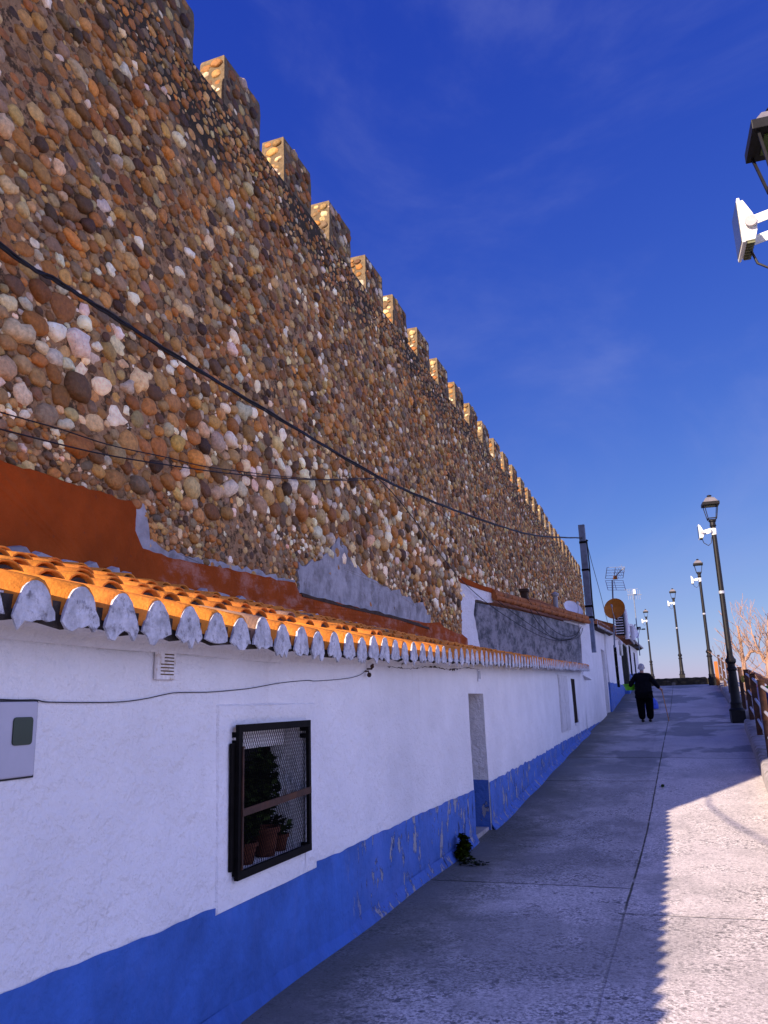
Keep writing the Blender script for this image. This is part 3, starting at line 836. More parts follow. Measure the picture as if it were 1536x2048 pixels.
# mortar rubble along the wall foot of the roof
mb = MB(); rr = random.Random(4); yl = np.arange(3.6, 20, .09)
mb.tube([(-D+.09+rr.uniform(-.03, .03), y, 1.08+rr.uniform(-.015, .015)) for y in yl], [rr.choice((.035, .045, .05, .075)) for _ in yl], 6)
rel(mb.build('mortar_fillet', M['cement'], smooth=True), house)

# window behind the grille
h = HOLES[0]
win = rel(MB().build('window', M['glassdark']), house)
mb = MB(); mb.box((FX-.285, h[0]-.02, h[2]-.02), (FX-.268, h[1]+.02, h[3]+.02)); win.data = mb.build('pane_tmp', M['glassdark']).data; bpy.data.objects.remove(bpy.data.objects['pane_tmp'])
mb = MB()
for a, b in (((h[0], h[2]), (h[1], h[2]+.05)), ((h[0], h[3]-.05), (h[1], h[3])), ((h[0], h[2]+.052), (h[0]+.05, h[3]-.052)), ((h[1]-.05, h[2]+.052), (h[1], h[3]-.052)), ((4.59, h[2]+.052), (4.64, h[3]-.052))):
    mb.box((FX-.266, a[0]+.003, a[1]+.003), (FX-.24, b[0]-.003, b[1]-.003))
fr = mb.build('frame', M['darkwood']); fr.parent = win
mb = MB(); mb.box((FX-.235, h[0]+.003, h[3]-.14), (FX-.13, h[1]-.003, h[3]-.003)); mb.build('blind_box', M['white'], win, bevel=.01)
gr_root = rel(MB().build('window_grille', M['grilleblack']), house)
GX = FX+.045
gy0, gy1, gz0, gz1 = 4.13, 5.09, -.905, -.085
mb = MB(); w = .042
mb.box((GX-.012, gy0, gz1-w), (GX+.012, gy1, gz1)); mb.box((GX-.012, gy0, gz0), (GX+.012, gy1, gz0+w))
mb.box((GX-.0115, gy0, gz0+w), (GX+.0115, gy0+w, gz1-w)); mb.box((GX-.0115, gy1-w*.8, gz0+w), (GX+.0115, gy1, gz1-w))
# side returns of the grille box back to the wall
for yy_ in (gy0+.006, gy1-.03):
    for zz in (gz0+.02, -.2, gz1-.07): mb.box((FX-.01, yy_, zz), (GX-.0125, yy_+.02, zz+.03))
mb.box((FX+.016, gy0-.035, gz0+.05), (GX-.014, gy0+.012, gz1-.10))
gr_root.data = mb.build('g_tmp', M['grilleblack']).data; bpy.data.objects.remove(bpy.data.objects['g_tmp'])
mb = MB(); mb.bar((GX+.016, gy0+.03, gz0+.345), (GX+.016, gy1-.02, gz0+.375), .012, .04); mb.box((GX+.0125, gy0+.03, gz0+.05), (GX+.02, gy0+.045, gz1-.12))
mb.build('rail', M['rustbrown'], gr_root)
mb = MB(); st = .027; rw = .0017
ya, yb, za, zb = gy0+w, gy1-w*.8, gz0+w, gz1-w
def diag(sgn):
    L = yb-ya; Hh = zb-za
    c = -Hh*1.4
    while c < L+Hh*1.4:
        # line: y = ya + c + k*(z-za)*sgn
        k = .62
        if sgn > 0: f = lambda z: ya+c+k*(z-za)
        else: f = lambda z: ya+c+k*(zb-z)
        zs = [z for z in np.linspace(za, zb, 60) if ya <= f(z) <= yb]
        if len(zs) > 1:
            mb.bar((GX-.016+.003*sgn, f(zs[0]), zs[0]), (GX-.016+.003*sgn, f(zs[-1]), zs[-1]), rw, rw*1.3, up=(1, 0, 0))
        c += st
diag(1); diag(-1)
mb.build('wire_mesh', M['mesh'], gr_root)
# plants standing in the window recess
def leaves(mb_v, n, c, rad, size, rng, flat=1.0, cols=((.022, .034, .006), (.034, .052, .010), (.014, .02, .005))):
    V, Q, C = mb_v
    for _ in range(n):
        while True:
            p = np.array([rng.uniform(-1, 1) for _ in range(3)])
            if p.dot(p) <= 1: break
        p = np.array(c)+p*np.array(rad)
        a = rng.uniform(0, 6.28); tlt = rng.uniform(-1.0, 1.0); s = size*rng.uniform(.6, 1.3)
        u = np.array([math.cos(a), math.sin(a), rng.uniform(-.5, .5)]); u /= np.linalg.norm(u)
        w_ = np.cross(u, [math.sin(tlt), .3, math.cos(tlt)]); w_ /= np.linalg.norm(w_)
        nn = np.cross(u, w_)
        o = len(V); cc = cols[rng.randrange(len(cols))]
        for q in (-u*s, w_*s*.5-nn*s*.12, u*s, -w_*s*.5-nn*s*.12): V.append(p+q); C.append(cc)
        Q.append((o, o+1, o+2, o+3))
    return mb_v
pots = [(4.50, .075, .12, (.0, -.02, .26), .17, 420, 'red clay flower pot with bushy dark plant, left inside the window grille'),
        (4.76, .085, .17, (.0, -.06, .42), .23, 800, 'wider clay flower pot with tall dark leaves, middle of the window grille'),
        (4.95, .06, .10, (.0, -.02, .15), .07, 120, 'small clay flower pot at the right inside the window grille')]
for i, (y, r, hgt, lc, lr, n, lab) in enumerate(pots):
    x = FX-.11; zb = -.888
    root = tag(empty('flower_pot', (x, y, zb)), lab, 'flower pot', 'flower pots behind the window grille')
    mb = MB(); mb.lathe([(r*.7, 0), (r*.92, hgt*.8), (r*1.08, hgt*.8), (r*1.1, hgt), (r*.95, hgt), (r*.9, hgt*.9), (.001, hgt*.88)], n=14)
    mb.build('pot', M['pot'], root, smooth=True)
    V, Q, C = leaves(([], [], []), n, (lc[0], lc[1], lc[2]), (.085, lr*.8, lr), .034, random.Random(i+3))
    o = arrays('foliage', np.array(V), np.array(Q), np.zeros((0, 3), int), M['leaf'], root, np.array(C), False)
# doorway
mb = MB(); mb.box((FX-.43, 9.78, G(10.2)-.1), (FX-.39, 10.64, .12))
dr = rel(mb.build('door', M['darkwood']), house)
mb = MB(); mb.sphere((FX-.37, 9.9, -.65), .03, 8, 5); mb.build('handle', M['alu'], dr, smooth=True)
mb = MB(); mb.box((FX-.40, 9.805, G(10.2)-.1), (FX-.02, 10.612, G(10.2)+.05)); rel(mb.build('doorstep', M['kerb'], bevel=.01), house)
# white closed shutter pair and the dark narrow window
mb = MB(); y0, y1, z0, z1 = 18.05, 19.55, -.70, .52
mb.box((FX-.01, y0, z0), (FX+.022, y1, z1))
sh = rel(mb.build('shutter_window', M['shutter'], bevel=.006), house)
mb = MB(); ym = (y0+y1)/2
for a, b in ((y0+.05, ym-.02), (ym+.02, y1-.05)):
    for c, d in ((z0+.05, -.16), (-.08, z1-.06)):
        mb.box((FX+.0225, a, c), (FX+.032, b, d))
mb.build('panel', M['shutter'], sh, bevel=.006)
mb = MB(); mb.box((FX+.0226, ym-.012, z0+.03), (FX+.026, ym+.012, -.17)); mb.build('gap', M['glassdark'], sh)
mb = MB(); mb.box((FX-.06, 20.42, -.60), (FX-.012, 21.30, .48)); nw = rel(mb.build('window', M['darkwood']), house)
mb = MB(); mb.box((FX-.1, 20.43, -.63), (FX+.05, 21.29, -.585)); mb.build('sill', M['white'], nw)
# vent grille
mb = MB(); mb.box((FX-.01, 3.40, .155), (FX+.009, 3.56, .305)); vg = rel(mb.build('vent_grille', M['ventplate'], bevel=.004), house)
mb = MB()
for i in range(7):
    z = .178+i*.0165; mb.box((FX+.0093, 3.43+(.03 if i > 3 else 0), z), (FX+.0110, 3.54, z+.006))
mb.build('slat', M['ventslot'], vg)
# meter box
mb = MB(); mb.box((FX-.02, 1.95, -.225), (FX+.022, 2.605, .055)); mtr = rel(mb.build('meter_box', M['meter'], bevel=.006), house)
mb = MB()
for a, b in (((1.945, .0552), (2.612, .061)), ((2.6055, -.232), (2.613, .055)), ((1.945, -.232), (2.605, -.2255))): mb.box((FX-.01, a[0], a[1]), (FX+.012, b[0], b[1]))
mb.build('gasket', M['cable'], mtr)
for y0 in (2.29, 2.478):
    mb = MB(); pts = []
    cy_, cz_, hw, hh, rad = y0+.05, -.055, .05, .052, .014
    for sy, sz, a0 in ((1, 1, 0), (-1, 1, 90), (-1, -1, 180), (1, -1, 270)):
        for k in range(4):
            a = R(a0+k*30); pts.append((cy_+sy*(hw-rad)+rad*math.cos(a), cz_+sz*(hh-rad)+rad*math.sin(a)))
    mb.prism(pts, 'x', FX+.0222, FX+.027); mb.build('inspection_window', M['metergreen'], mtr)
# number plate
def number_plate(y, z, txt, parent, X=FX, w=.11, hgt=.15):
    mb = MB(); mb.box((X+.004, y, z), (X+.022, y+w, z+hgt)); p = rel(mb.build('number_plate', M['enamel'], bevel=.003), parent)
    cu = bpy.data.curves.new('digits', 'FONT'); cu.body = txt; cu.size = hgt*.95; cu.extrude = .001; cu.align_x = 'CENTER'; cu.align_y = 'CENTER'; cu.offset = .003
    tmp = bpy.data.objects.new('tmp', cu); me = bpy.data.meshes.new_from_object(tmp); bpy.data.objects.remove(tmp)
    t = bpy.data.objects.new('digits', me); COL.objects.link(t); me.materials.clear(); me.materials.append(M['digit'])
    t.matrix_world = Matrix.Translation((X+.0235, y+w/2, z+hgt/2)) @ Matrix(((0,0,1,0),(1,0,0,0),(0,1,0,0),(0,0,0,1)))
    t.parent = p
    return p
number_plate(10.33, .255, '11', house)
# wire bracket
mb = MB(); mb.tube([(FX, 6.29, .29), (FX+.06, 6.29, .29), (FX+.07, 6.30, .33)], .008, 6); mb.tube([(FX, 6.24, .27), (FX+.05, 6.24, .27), (FX+.05, 6.24, .24)], .007, 6)
mb.sphere((FX+.055, 6.24, .24), .02, 8, 5); mb.sphere((FX+.06, 6.30, .31), .018, 8, 5)
rel(mb.build('wire_bracket', M['rustbrown'], smooth=True), house)

# ------------------------------------------------------------------ second house: damp oblique gable + white street front
h2 = empty('row_house', (FX-.9, 28, -.7))
tag(h2, 'taller white house with damp grey upper gable wall, behind the end of the tiled eave', 'house')
GA, GB = np.array([-4.22, 17.75]), np.array([FX+.03, 23.35])     # plan of the gable wall
def ongable(px_, py_, off=0.0):
    d = ray(px_, py_); t = GB-GA; nrm = np.array([t[1], -t[0]])/np.linalg.norm(t)
    k = (GA@nrm+off)/(d[:2]@nrm); return d*k
def gable_poly(name, pix, off, thick, mat, smooth=False):
    P = [ongable(x, y, off) for x, y in pix]; t = GB-GA; nrm = np.array([t[1], -t[0], 0])/np.linalg.norm(t)
    n = len(P); mb = MB()
    mb.add([tuple(p) for p in P]+[tuple(p-nrm*thick) for p in P], [tuple(range(n)), tuple(range(n, 2*n))[::-1]]+[(i, (i+1) % n, n+(i+1) % n, n+i) for i in range(n)])
    return rel(mb.build(name, mat), h2)
gable_poly('gable_wall', [(952,1205),(1040,1222),(1100,1236),(1160,1252),(1163,1290),(1172,1350),(1060,1345),(958,1330),(950,1260)], 0, .25, M['damp'])
gable_poly('white_border', dense([(914,1163),(935,1168),(960,1176),(985,1186),(1000,1196),(985,1206),(950,1200),(948,1230),(955,1265),(961,1300),(962,1325)], 10, 1.5, 5)+[(938,1300),(922,1270),(918,1220)], .02, .27, M['white'])
gable_poly('white_border', [(1158,1240),(1178,1243),(1186,1330),(1184,1360),(1166,1350),(1163,1290)], .02, .27, M['white'])
gable_poly('flashing', dense([(912,1148),(930,1156),(960,1168),(1010,1186)], 10, 1.5, 6)+[(1010,1193),(960,1178),(914,1162)], .05, .1, M['redbrown'])
# verge tiles running down the top of the gable
mb = MB(); pa = ongable(985, 1190, .05); pb = ongable(1172, 1240, .05); nT = 13
vd = pb-pa
for i in range(nT):
    a = pa+vd*(i/nT); b = pa+vd*((i+1.12)/nT)
    mb.tube([a+np.array([0, 0, .03]), b+np.array([0, 0, .05])], [.10, .085], 9)
    mb.tube([a+np.array([.06, -.04, -.07]), b+np.array([.06, -.04, -.055])], [.07, .06], 8)
o = rel(mb.build('verge_tile', M['clay'], smooth=True, angle=60), h2)
# street front
CY0, CY1 = 23.3, 33.0
def fx2(y, z): return FX+.008*math.sin(1.1*y+2)+.006*math.sin(3*z+y)
def EC(y): return float(np.interp(y, [23, 26.8, 34.2], [2.12, 2.24, 2.50]))
HC = [(30.4, 31.9, -9, 1.72)]
mb = sheet(CY0, CY1, lambda y: G(y)-.15, lambda y: EC(y)+.05, .0, .3, HC, fx2)
y0, y1, z1 = HC[0][0], HC[0][1], HC[0][3]
mb.add([(FX, y1, G(y1)-.1), (FX-.4, y1, G(y1)-.1), (FX-.4, y1, z1), (FX, y1, z1)], [(0,1,2,3)])
mb.add([(FX, y0, G(y0)-.1), (FX-.4, y0, G(y0)-.1), (FX-.4, y0, z1), (FX, y0, z1)], [(3,2,1,0)])
mb.add([(FX, y0, z1), (FX, y1, z1), (FX-.4, y1, z1), (FX-.4, y0, z1)], [(0,1,2,3)])
mb.add([(FX, CY0, -1.2), (FX-.3, CY0-.8, -1.2), (FX-.3, CY0-.8, 2.1), (FX, CY0, 2.12)], [(0,1,2,3)])
rel(mb.build('wall', M['white'], smooth=True, angle=50), h2)
mb = sheet(CY0, CY1, lambda y: G(y)-.1, dadoz, .005, .08, [(30.4, 31.9, -9, 9)], fx2)
rel(mb.build('blue_base', M['blue'], smooth=True), h2)
mb = MB(); mb.box((FX-.42, 30.35, G(31)-.1), (FX-.39, 31.95, 1.75)); rel(mb.build('door', M['shutter']), h2)
TV, TQ, TC = [], [], []
PL = MB(); EX = -2.14
y = 26.75
while y < 34.6:
    e = EC(y); col = np.array((.40, .15, .06))*random.uniform(.8, 1.1)
    for j in range(5):
        x0_, x1_ = EX-j*.45, EX-j*.45-.52
        half_tile(y, y, x0_, x1_, .11, .085, e+.05+j*.19, e+.05+(j+1)*.19, col*random.uniform(.85, 1.1))
    half_tile(y+.13, y+.13, EX+.04, EX-2.2, .09, .08, e+.14, e+1.06, col*.8, -1, 6)
    plug(y, e+.03, .1, int(y*100)); y += .27
rel(arrays('tile_roof', np.array(TV), np.array(TQ), np.zeros((0, 3), int), M['tile'], None, np.array(TC), False), h2)
rel(PL.build('eave_mortar', M['whiterough'], smooth=True, angle=35), h2)
mb = MB(); mb.add([(EX-.02, 26.6, EC(26.6)+.03), (EX-.02, 34.7, EC(34.7)+.03), (-4.35, 34.7, EC(34.7)+.98), (-4.35, 26.6, EC(26.6)+.98), (FX-.02, 26.6, EC(26.6)-.04), (FX-.02, 34.7, EC(34.7)-.04)], [(0,1,2,3), (0,4,5,1)])
rel(mb.build('roof_bedding', M['soffit']), h2)
mb = MB()
P = [(-4.3, 19, 2.45), (FX-.02, 23.5, 2.05), (-2.42, 26.7, EC(26.7)+.08), (-4.4, 26.7, EC(26.7)+.98)]
mb.add(P+[(a, b, c-.1) for a, b, c in P], [(0,1,2,3), (7,6,5,4), (0,4,5,1), (1,5,6,2), (2,6,7,3), (3,7,4,0)])
rel(mb.build('roof_slope', M['clay']), h2)
number_plate(28.2, .95, '13', h2, FX+.004, .2, .32) if False else None
mb = MB(); p = onx(1043, 1192, -3.3); 
for (pxx, pyy, hh, rad, X) in ((1050, 1207, .40, .09, -3.5),):
    b = onx(pxx, pyy, X); mb.cbox((b[0], b[1], b[2]+hh/2-.1), (.16, .2, hh)); mb.cbox((b[0], b[1], b[2]+hh-.06), (.24, .28, .08))
rel(mb.build('chimney', M['soffit'], bevel=.01), h2)
mb = MB(); b = onx(1112, 1216, -2.95); mb.tube([b-np.array([0, 0, .15]), b+np.array([0, 0, .32])], .07, 10); mb.lathe([(.10, 0), (.12, .06), (.02, .12)], b+np.array([0, 0, .34]), 10)
rel(mb.build('flue', M['cement'], smooth=True), h2)

# ------------------------------------------------------------------ third house: bright blue base, window, dark doorway
h3 = empty('row_house', (FX-.8, 40, -.2))
tag(h3, 'white house with tall bright blue base and black doorway, past the utility pole', 'house')
F3 = -2.35
def fx3(y, z): return F3+.008*math.sin(1.4*y)+.005*math.sin(3*z)
def E3(y): return float(np.interp(y, [33, 39, 42, 48], [2.62, 2.82, 2.84, 2.86]))
H3 = [(36.4, 38.3, .42, 2.2), (41.6, 47.2, -.12, 2.74)]
mb = sheet(32.2, 47.5, lambda y: G(y)-.15, lambda y: E3(y), 0, .35, H3, fx3)
mb.add([(F3, 32.2, -1.2), (F3-.3, 32.2, -1.2), (F3-.3, 32.2, 2.6), (F3, 32.2, 2.6)], [(3,2,1,0)])
for (a, b, c, d) in H3:
    mb.add([(F3, b, c), (F3-.25, b, c), (F3-.25, b, d), (F3, b, d)], [(0,1,2,3)]); mb.add([(F3, a, d), (F3, b, d), (F3-.25, b, d), (F3-.25, a, d)], [(0,1,2,3)])
    mb.add([(F3, a, c), (F3, b, c), (F3-.25, b, c), (F3-.25, a, c)], [(3,2,1,0)])
mb.box((-4.5, 32.3, -1), (F3-.32, 47.4, 2.6))
rel(mb.build('wall', M['white'], smooth=True, angle=50), h3)
mb = sheet(32.2, 41.5, lambda y: G(y)-.1, lambda y: .56+.012*math.sin(y*3), .006, .2, [(36.4, 38.3, .42, 9)], fx3)
mb.add([(F3+.006, 32.196, G(32.2)-.1), (F3-.3, 32.196, G(32.2)-.1), (F3-.3, 32.196, .56), (F3+.006, 32.196, .56)], [(3,2,1,0)])
rel(mb.build('blue_base', M['blue'], smooth=True, angle=50), h3)
mb = MB(); mb.box((F3-.10, 36.4, .42), (F3-.015, 38.3, 2.2)); wn = rel(mb.build('window', M['glassdark']), h3)
mb = MB()
for i in range(7): mb.bar((F3+.01, 36.55+i*.27, .42), (F3+.01, 36.55+i*.27, 2.2), .018, .018)
for z in (.7, 1.3, 1.9): mb.bar((F3+.01, 36.4, z), (F3+.01, 38.3, z), .02, .03)
mb.build('bar', M['grilleblack'], wn)
mb = MB(); mb.box((F3-.1, 41.6, -.12), (F3-.012, 47.2, 2.74)); dr = rel(mb.build('door', M['glassdark']), h3)
mb = MB()
for i in range(28): mb.bar((F3+.01, 41.8+i*.19, -.05), (F3+.01, 41.8+i*.19, 2.66), .10, .012)
mb.build('strip_curtain', M['grilleblack'], dr)
mb = MB(); mb.box((F3-.03, 41.5, G(44)-.5), (F3+.25, 47.2, G(44)+.12)); rel(mb.build('doorstep', M['blue'], bevel=.02), h3)
# eave with pale gutter pipe and dark soffit
mb = MB(); vs = []
ysx = np.arange(32.4, 47.8, .6)
for y in ysx: vs += [(-1.98, y, E3(y)+.03), (-1.98, y, E3(y)+.14), (-4.3, y, E3(y)+.95), (F3-.05, y, E3(y)-.06)]
fs = []
for i in range(len(ysx)-1):
    for j in range(4): fs.append((i*4+j, i*4+(j+1) % 4, (i+1)*4+(j+1) % 4, (i+1)*4+j))
fs += [(0,1,2,3), tuple(range(4*len(ysx)-4, 4*len(ysx)))[::-1]]
mb.add(vs, fs); rel(mb.build('roof', M['clay']), h3)
mb = MB(); mb.tube([(-1.93, y, E3(y)+.06) for y in (34.5, 38, 42, 46, 47.8)], .055, 8)
rel(mb.build('gutter', M['gutter'], smooth=True), h3)
# fourth house, far end
h4 = empty('row_house', (FX-.8, 54, .5))
tag(h4, 'farthest white house with curved dark brown eave and narrow dark windows, where the row ends', 'house')
def E4(y): return float(np.interp(y, [47, 50, 62], [3.05, 3.02, 3.28]))
H4 = [(49.0, 50.6, 1.2, 2.9), (54.5, 56.5, 1.3, 2.8)]
fx4 = lambda y, z: -2.32+.006*math.sin(y)
mb = sheet(47.5, 62, lambda y: G(y)-.15, lambda y: E4(y), 0, .5, H4, fx4)
for (a, b, c, d) in H4: mb.add([(-2.32, b, c), (-2.5, b, c), (-2.5, b, d), (-2.32, b, d)], [(0,1,2,3)])
mb.box((-4.4, 47.55, -.5), (-2.52, 62, 2.9))
rel(mb.build('wall', M['white'], smooth=True, angle=50), h4)
for (a, b, c, d) in H4:
    mb = MB(); mb.box((-2.5, a, c), (-2.47, b, d)); w_ = rel(mb.build('window', M['glassdark']), h4)
    mb = MB()
    for i in range(6): mb.bar((-2.30, a+.15+i*.26, c), (-2.30, a+.15+i*.26, d), .02, .02)
    mb.build('bar', M['grilleblack'], w_)
mb = MB(); ysx = np.arange(47.4, 62.1, .7); vs = []; fs = []
pr = [(-2.3, -.02), (-2.12, .0), (-1.98, .07), (-1.93, .2), (-4.3, 1.1)]
for y in ysx:
    for a, b in pr: vs.append((a, y, E4(y)+b))
k = len(pr)
for i in range(len(ysx)-1):
    for j in range(k): fs.append((i*k+j, i*k+(j+1) % k, (i+1)*k+(j+1) % k, (i+1)*k+j))
fs += [tuple(range(k)), tuple(range(len(vs)-k, len(vs)))[::-1]]
mb.add(vs, fs); rel(mb.build('roof', M['soffit'], smooth=True, angle=40), h4)
mb = MB(); mb.tube([(-1.9, y, E4(y)+.10) for y in np.arange(47.4, 62.1, 1.5)], .06, 8); rel(mb.build('gutter', M['gutter'], smooth=True), h4)
mb = sheet(47.5, 62, lambda y: G(y)-.1, lambda y: G(y)+.75, .006, .6, (), fx4); rel(mb.build('blue_base', M['blue']), h4)

# ------------------------------------------------------------------ utility pole, cables, aerials
def pt(o, par, pos):
    o.parent = par; return o
PB = onx(1186, 1305, FX+.2); PT = np.array([PB[0], PB[1], ony(1166, 1050, PB[1])[2]])
pole = tag(empty('utility_pole', tuple(PB)), 'blue-grey square steel pole bracketed to the white facade, carrying the black cable', 'pole')
Hh = PT[2]-PB[2]
mb = MB(); mb.box((-.095, -.095, 0), (.095, .095, Hh)); mb.build('shaft', M['polesteel'], pole, bevel=.008)
mb = MB()
for z in (Hh*.26, Hh*.345, Hh*.63, Hh*.85):
    mb = MB(); mb.box((-.107, -.107, z), (.107, .107, z+.06)); mb.build('strap', M['grilleblack'], pole)
for a, b, u, v in (((-.05, -.06, .12), (-.12, -.75, .12), .05, .08), ((-.02, -.02, Hh*.25), (-.1, -.9, Hh*.235), .06, .09), ((.02, .02, Hh*.22), (-.02, .6, Hh*.22), .05, .07)):
    mb = MB(); mb.bar(a, b, u, v); mb.build('bracket', M['polesteel'], pole, bevel=.006)
mb = MB(); mb.tube([(.115, .0, Hh*.88), (.13, 0, Hh*.7), (.115, 0, Hh*.4), (.13, 0, Hh*.24)], .022, 6); mb.build('riser_cable', M['cable'], pole, smooth=True)
mb = MB(); mb.bar((-.04, -.09, Hh*.865), (.16, -.02, Hh*.87), .03, .03); mb.build('hook', M['grilleblack'], pole)
def cable(name, pts, rad, label, cat='cable', strands=1, group=None, n=7):
    P = [np.array(p, float) for p in pts]
    # Catmull-Rom
    Q = []
    for i in range(len(P)-1):
        p0, p1, p2, p3 = P[max(i-1, 0)], P[i], P[i+1], P[min(i+2, len(P)-1)]
        for t in np.linspace(0, 1, 9)[:-1]:
            Q.append(.5*((2*p1)+(-p0+p2)*t+(2*p0-5*p1+4*p2-p3)*t*t+(-p0+3*p1-3*p2+p3)*t**3))
    Q.append(P[-1]); mb = MB()
    for s in range(strands):
        if strands == 1: mb.tube(Q, rad, n)
        else:
            mb.tube([q+rad*np.array([.3*math.cos(2.1*s), .9*math.sin(i*.8+2.1*s), .9*math.cos(i*.8+2.1*s)]) for i, q in enumerate(Q)], rad*.62, n)
    o = mb.build(name, M['cable'], smooth=True); tag(o, label, cat, group); return o
A_, B_ = np.array([-3.95, 3.0]), np.array([PB[0], PB[1]])
def onplane(px_, py_, A=A_, B=B_):
    d = ray(px_, py_); t = B-A; nrm = np.array([t[1], -t[0]]); return d*((A@nrm)/(d[:2]@nrm))
pc = [onplane(x, y) for x, y in [(-60,453),(0,490),(115,563),(230,635),(380,730),(560,838),(750,950),(870,1005),(1000,1052),(1080,1072),(1166,1076)]]
pc = [np.array([-4.3, -7, 5.4]), np.array([-4.15, -3, 4.35]), np.array([-4.08, -.6, 3.78]), np.array([-4.04, 1.6, 3.38])]+pc[1:]
cable('overhead_cable', pc, .015, 'thick twisted black cable sweeping across the cobbled wall to the utility pole', strands=3)
W_ = np.array([-D+.10, 3.0]), np.array([-D+.05, 20.0])
cable('overhead_cable', [onplane(x, y, *W_) for x, y in [(-80,795),(0,824),(120,858),(220,890),(330,914),(430,936),(600,956),(700,961),(752,956)]], .0055, 'upper thin black wire sagging along the lower cobbled wall', group='thin wires on the wall')
cable('overhead_cable', [onplane(x, y, *W_) for x, y in [(-80,838),(0,858),(190,905),(330,929),(470,948),(620,959),(752,956)]], .0065, 'lower thin black wire just above the red-brown band', group='thin wires on the wall')
cable('overhead_cable', [onplane(x, y, *W_) for x, y in [(752,954),(775,975),(810,1015),(860,1082),(905,1140)]]+[ongable(x, y, .10) for x, y in [(935,1172),(985,1214),(1060,1262),(1110,1281),(1150,1277),(1163,1266)]]+[(PB[0]-.1, PB[1]-.8, PB[2]+Hh*.235)], .008, 'black wire dropping from the wall and looping over the damp gable, lowest loop', group='wires over the gable')
for i, pp in enumerate(([(993,1200),(1030,1228),(1080,1262),(1120,1280),(1152,1272)], [(1054,1200),(1066,1230),(1085,1256),(1110,1276),(1150,1274)], [(1054,1196),(1075,1225),(1100,1255),(1130,1272),(1155,1266)])):
    cable('overhead_cable', [ongable(x, y, .08+.03*i) for x, y in pp]+[(PB[0]-.1, PB[1]-.85, PB[2]+Hh*.235)], .008, ['thin wire crossing the damp gable from its white border', 'left of two thin wires falling from the chimney over the gable', 'right of two thin wires falling from the chimney over the gable'][i], group='wires over the gable')
cable('overhead_cable', [onplane(x, y, *W_) for x, y in [(850,1000),(900,1040),(960,1095),(1010,1150),(1045,1190)]], .006, 'thin dark wire running down the cobbles towards the chimney', group='thin wires on the wall')
cable('overhead_cable', [(PB[0]+.12, PB[1], PT[2]-.62), ony(1185, 1130, 30), ony(1200, 1185, 33), ony(1216, 1248, 36)], .010, 'thin stay wire slanting from the pole top down to the far roof')
cable('facade_wire', [(fx(onx(x, y, FX)[1], 0)+.008, onx(x, y, FX)[1], onx(x, y, FX)[2]) for x, y in [(-30,1398),(30,1400),(70,1400),(92,1404),(160,1405),(235,1404),(290,1398),(335,1388),(358,1385),(420,1384),(480,1379),(510,1375),(560,1366),(610,1361),(632,1362),(690,1357),(716,1350),(728,1340)]], .0024, 'thin black wire pinned along the white facade above the window', 'cable')

def dish(name, c, rad, aim, mat, label, lnb=True, tilt=0):
    root = tag(empty(name, tuple(c)), label, 'satellite dish')
    a = Vector(aim).normalized(); q = a.to_track_quat('Z', 'Y'); root.rotation_euler = q.to_euler()
    mb = MB(); pr = [(rad*t, -.22*rad*(1-t*t)) for t in (.02, .25, .5, .75, 1)]
    outer = pr+[(rad*1.01, .006), (rad*.75, -.22*rad*(1-.56)-.02), (rad*.4, -.22*rad*.84-.02), (.02, -.22*rad-.02)]
    mb.lathe(outer, n=28); mb.build('reflector', mat, root, smooth=True, angle=70)
    if lnb:
        mb = MB(); mb.tube([(0, -rad*.95, 0), (0, -rad*.5, rad*.55), (0, -rad*.05, rad*.8)], .014, 6); mb.build('arm', M['alu'], root, smooth=True)
        mb = MB(); mb.tube([(0, -rad*.1, rad*.72), (0, .03, rad*.88)], .035, 8); mb.build('feed_horn', M['alu'], root, smooth=True)
    mb = MB(); mb.tube([(0, 0, -.22*rad-.02), (0, -.05, -.28*rad-.12), (0, -rad*.9, -.3*rad-.3)], .02, 6); mb.build('mount', M['alu'], root, smooth=True)
    return root
c = ony(1229, 1217, 29.5); dish('satellite_dish', c, .375, (-.25, -1, .25), M['dishorange'], 'round rusty orange satellite dish on the mast above the white row')
c = onx(1147, 1217, -2.55); dish('satellite_dish', c, .30, (.55, -.55, .55), M['dishwhite'], 'small white satellite dish on the tiles beside the utility pole')
c = ony(1268, 1262, 45); dish('satellite_dish', c, .42, (.75, -.35, .3), M['dishwhite'], 'pale oval satellite dish standing at the far eave')
c = ony(1257, 1255, 41); dish('satellite_dish', c, .42, (.8, -.2, .25), M['dishwhite'], 'pale satellite dish half hidden behind the louvred chimney')
# TV aerial with grid reflector
a0 = ony(1226, 1262, 30); a1 = ony(1224.5, 1160, 30)
an = tag(empty('tv_aerial', tuple(a0)), 'television aerial with a wide grid reflector on a mast above the orange dish', 'aerial')
m0 = Vector(a1)-Vector(a0)
mb = MB(); mb.tube([(0, 0, -.6), tuple(m0)], .028, 7); mb.build('mast', M['polesteel'], an, smooth=True)
def panel(p0, p1, p2, nrow):
    mb = MB(); p0, p1, p2 = [Vector(p) for p in (p0, p1, p2)]
    for i in range(nrow+1): mb.tube([p0+(p2-p0)*(i/nrow), p1+(p2-p0)*(i/nrow)], .008, 5)
    for t in (0, .48, 1): mb.tube([p0+(p1-p0)*t, p0+(p1-p0)*t+(p2-p0)], .012, 5)
    return mb
V_ = lambda x, y, Y: tuple(Vector(ony(x, y, Y))-Vector(a0))
o = panel(V_(1211,1157,30.0), V_(1246,1156,30.0), V_(1214,1135,29.7), 4).build('reflector', M['alu'], an)
o = panel(V_(1211,1161,30.0), V_(1246,1161,30.0), V_(1216,1180,29.7), 4).build('reflector', M['alu'], an)
mb = MB(); q0 = Vector(V_(1226,1158,30)); mb.tube([q0, q0+Vector((.42, -.35, .32))], .018, 6)
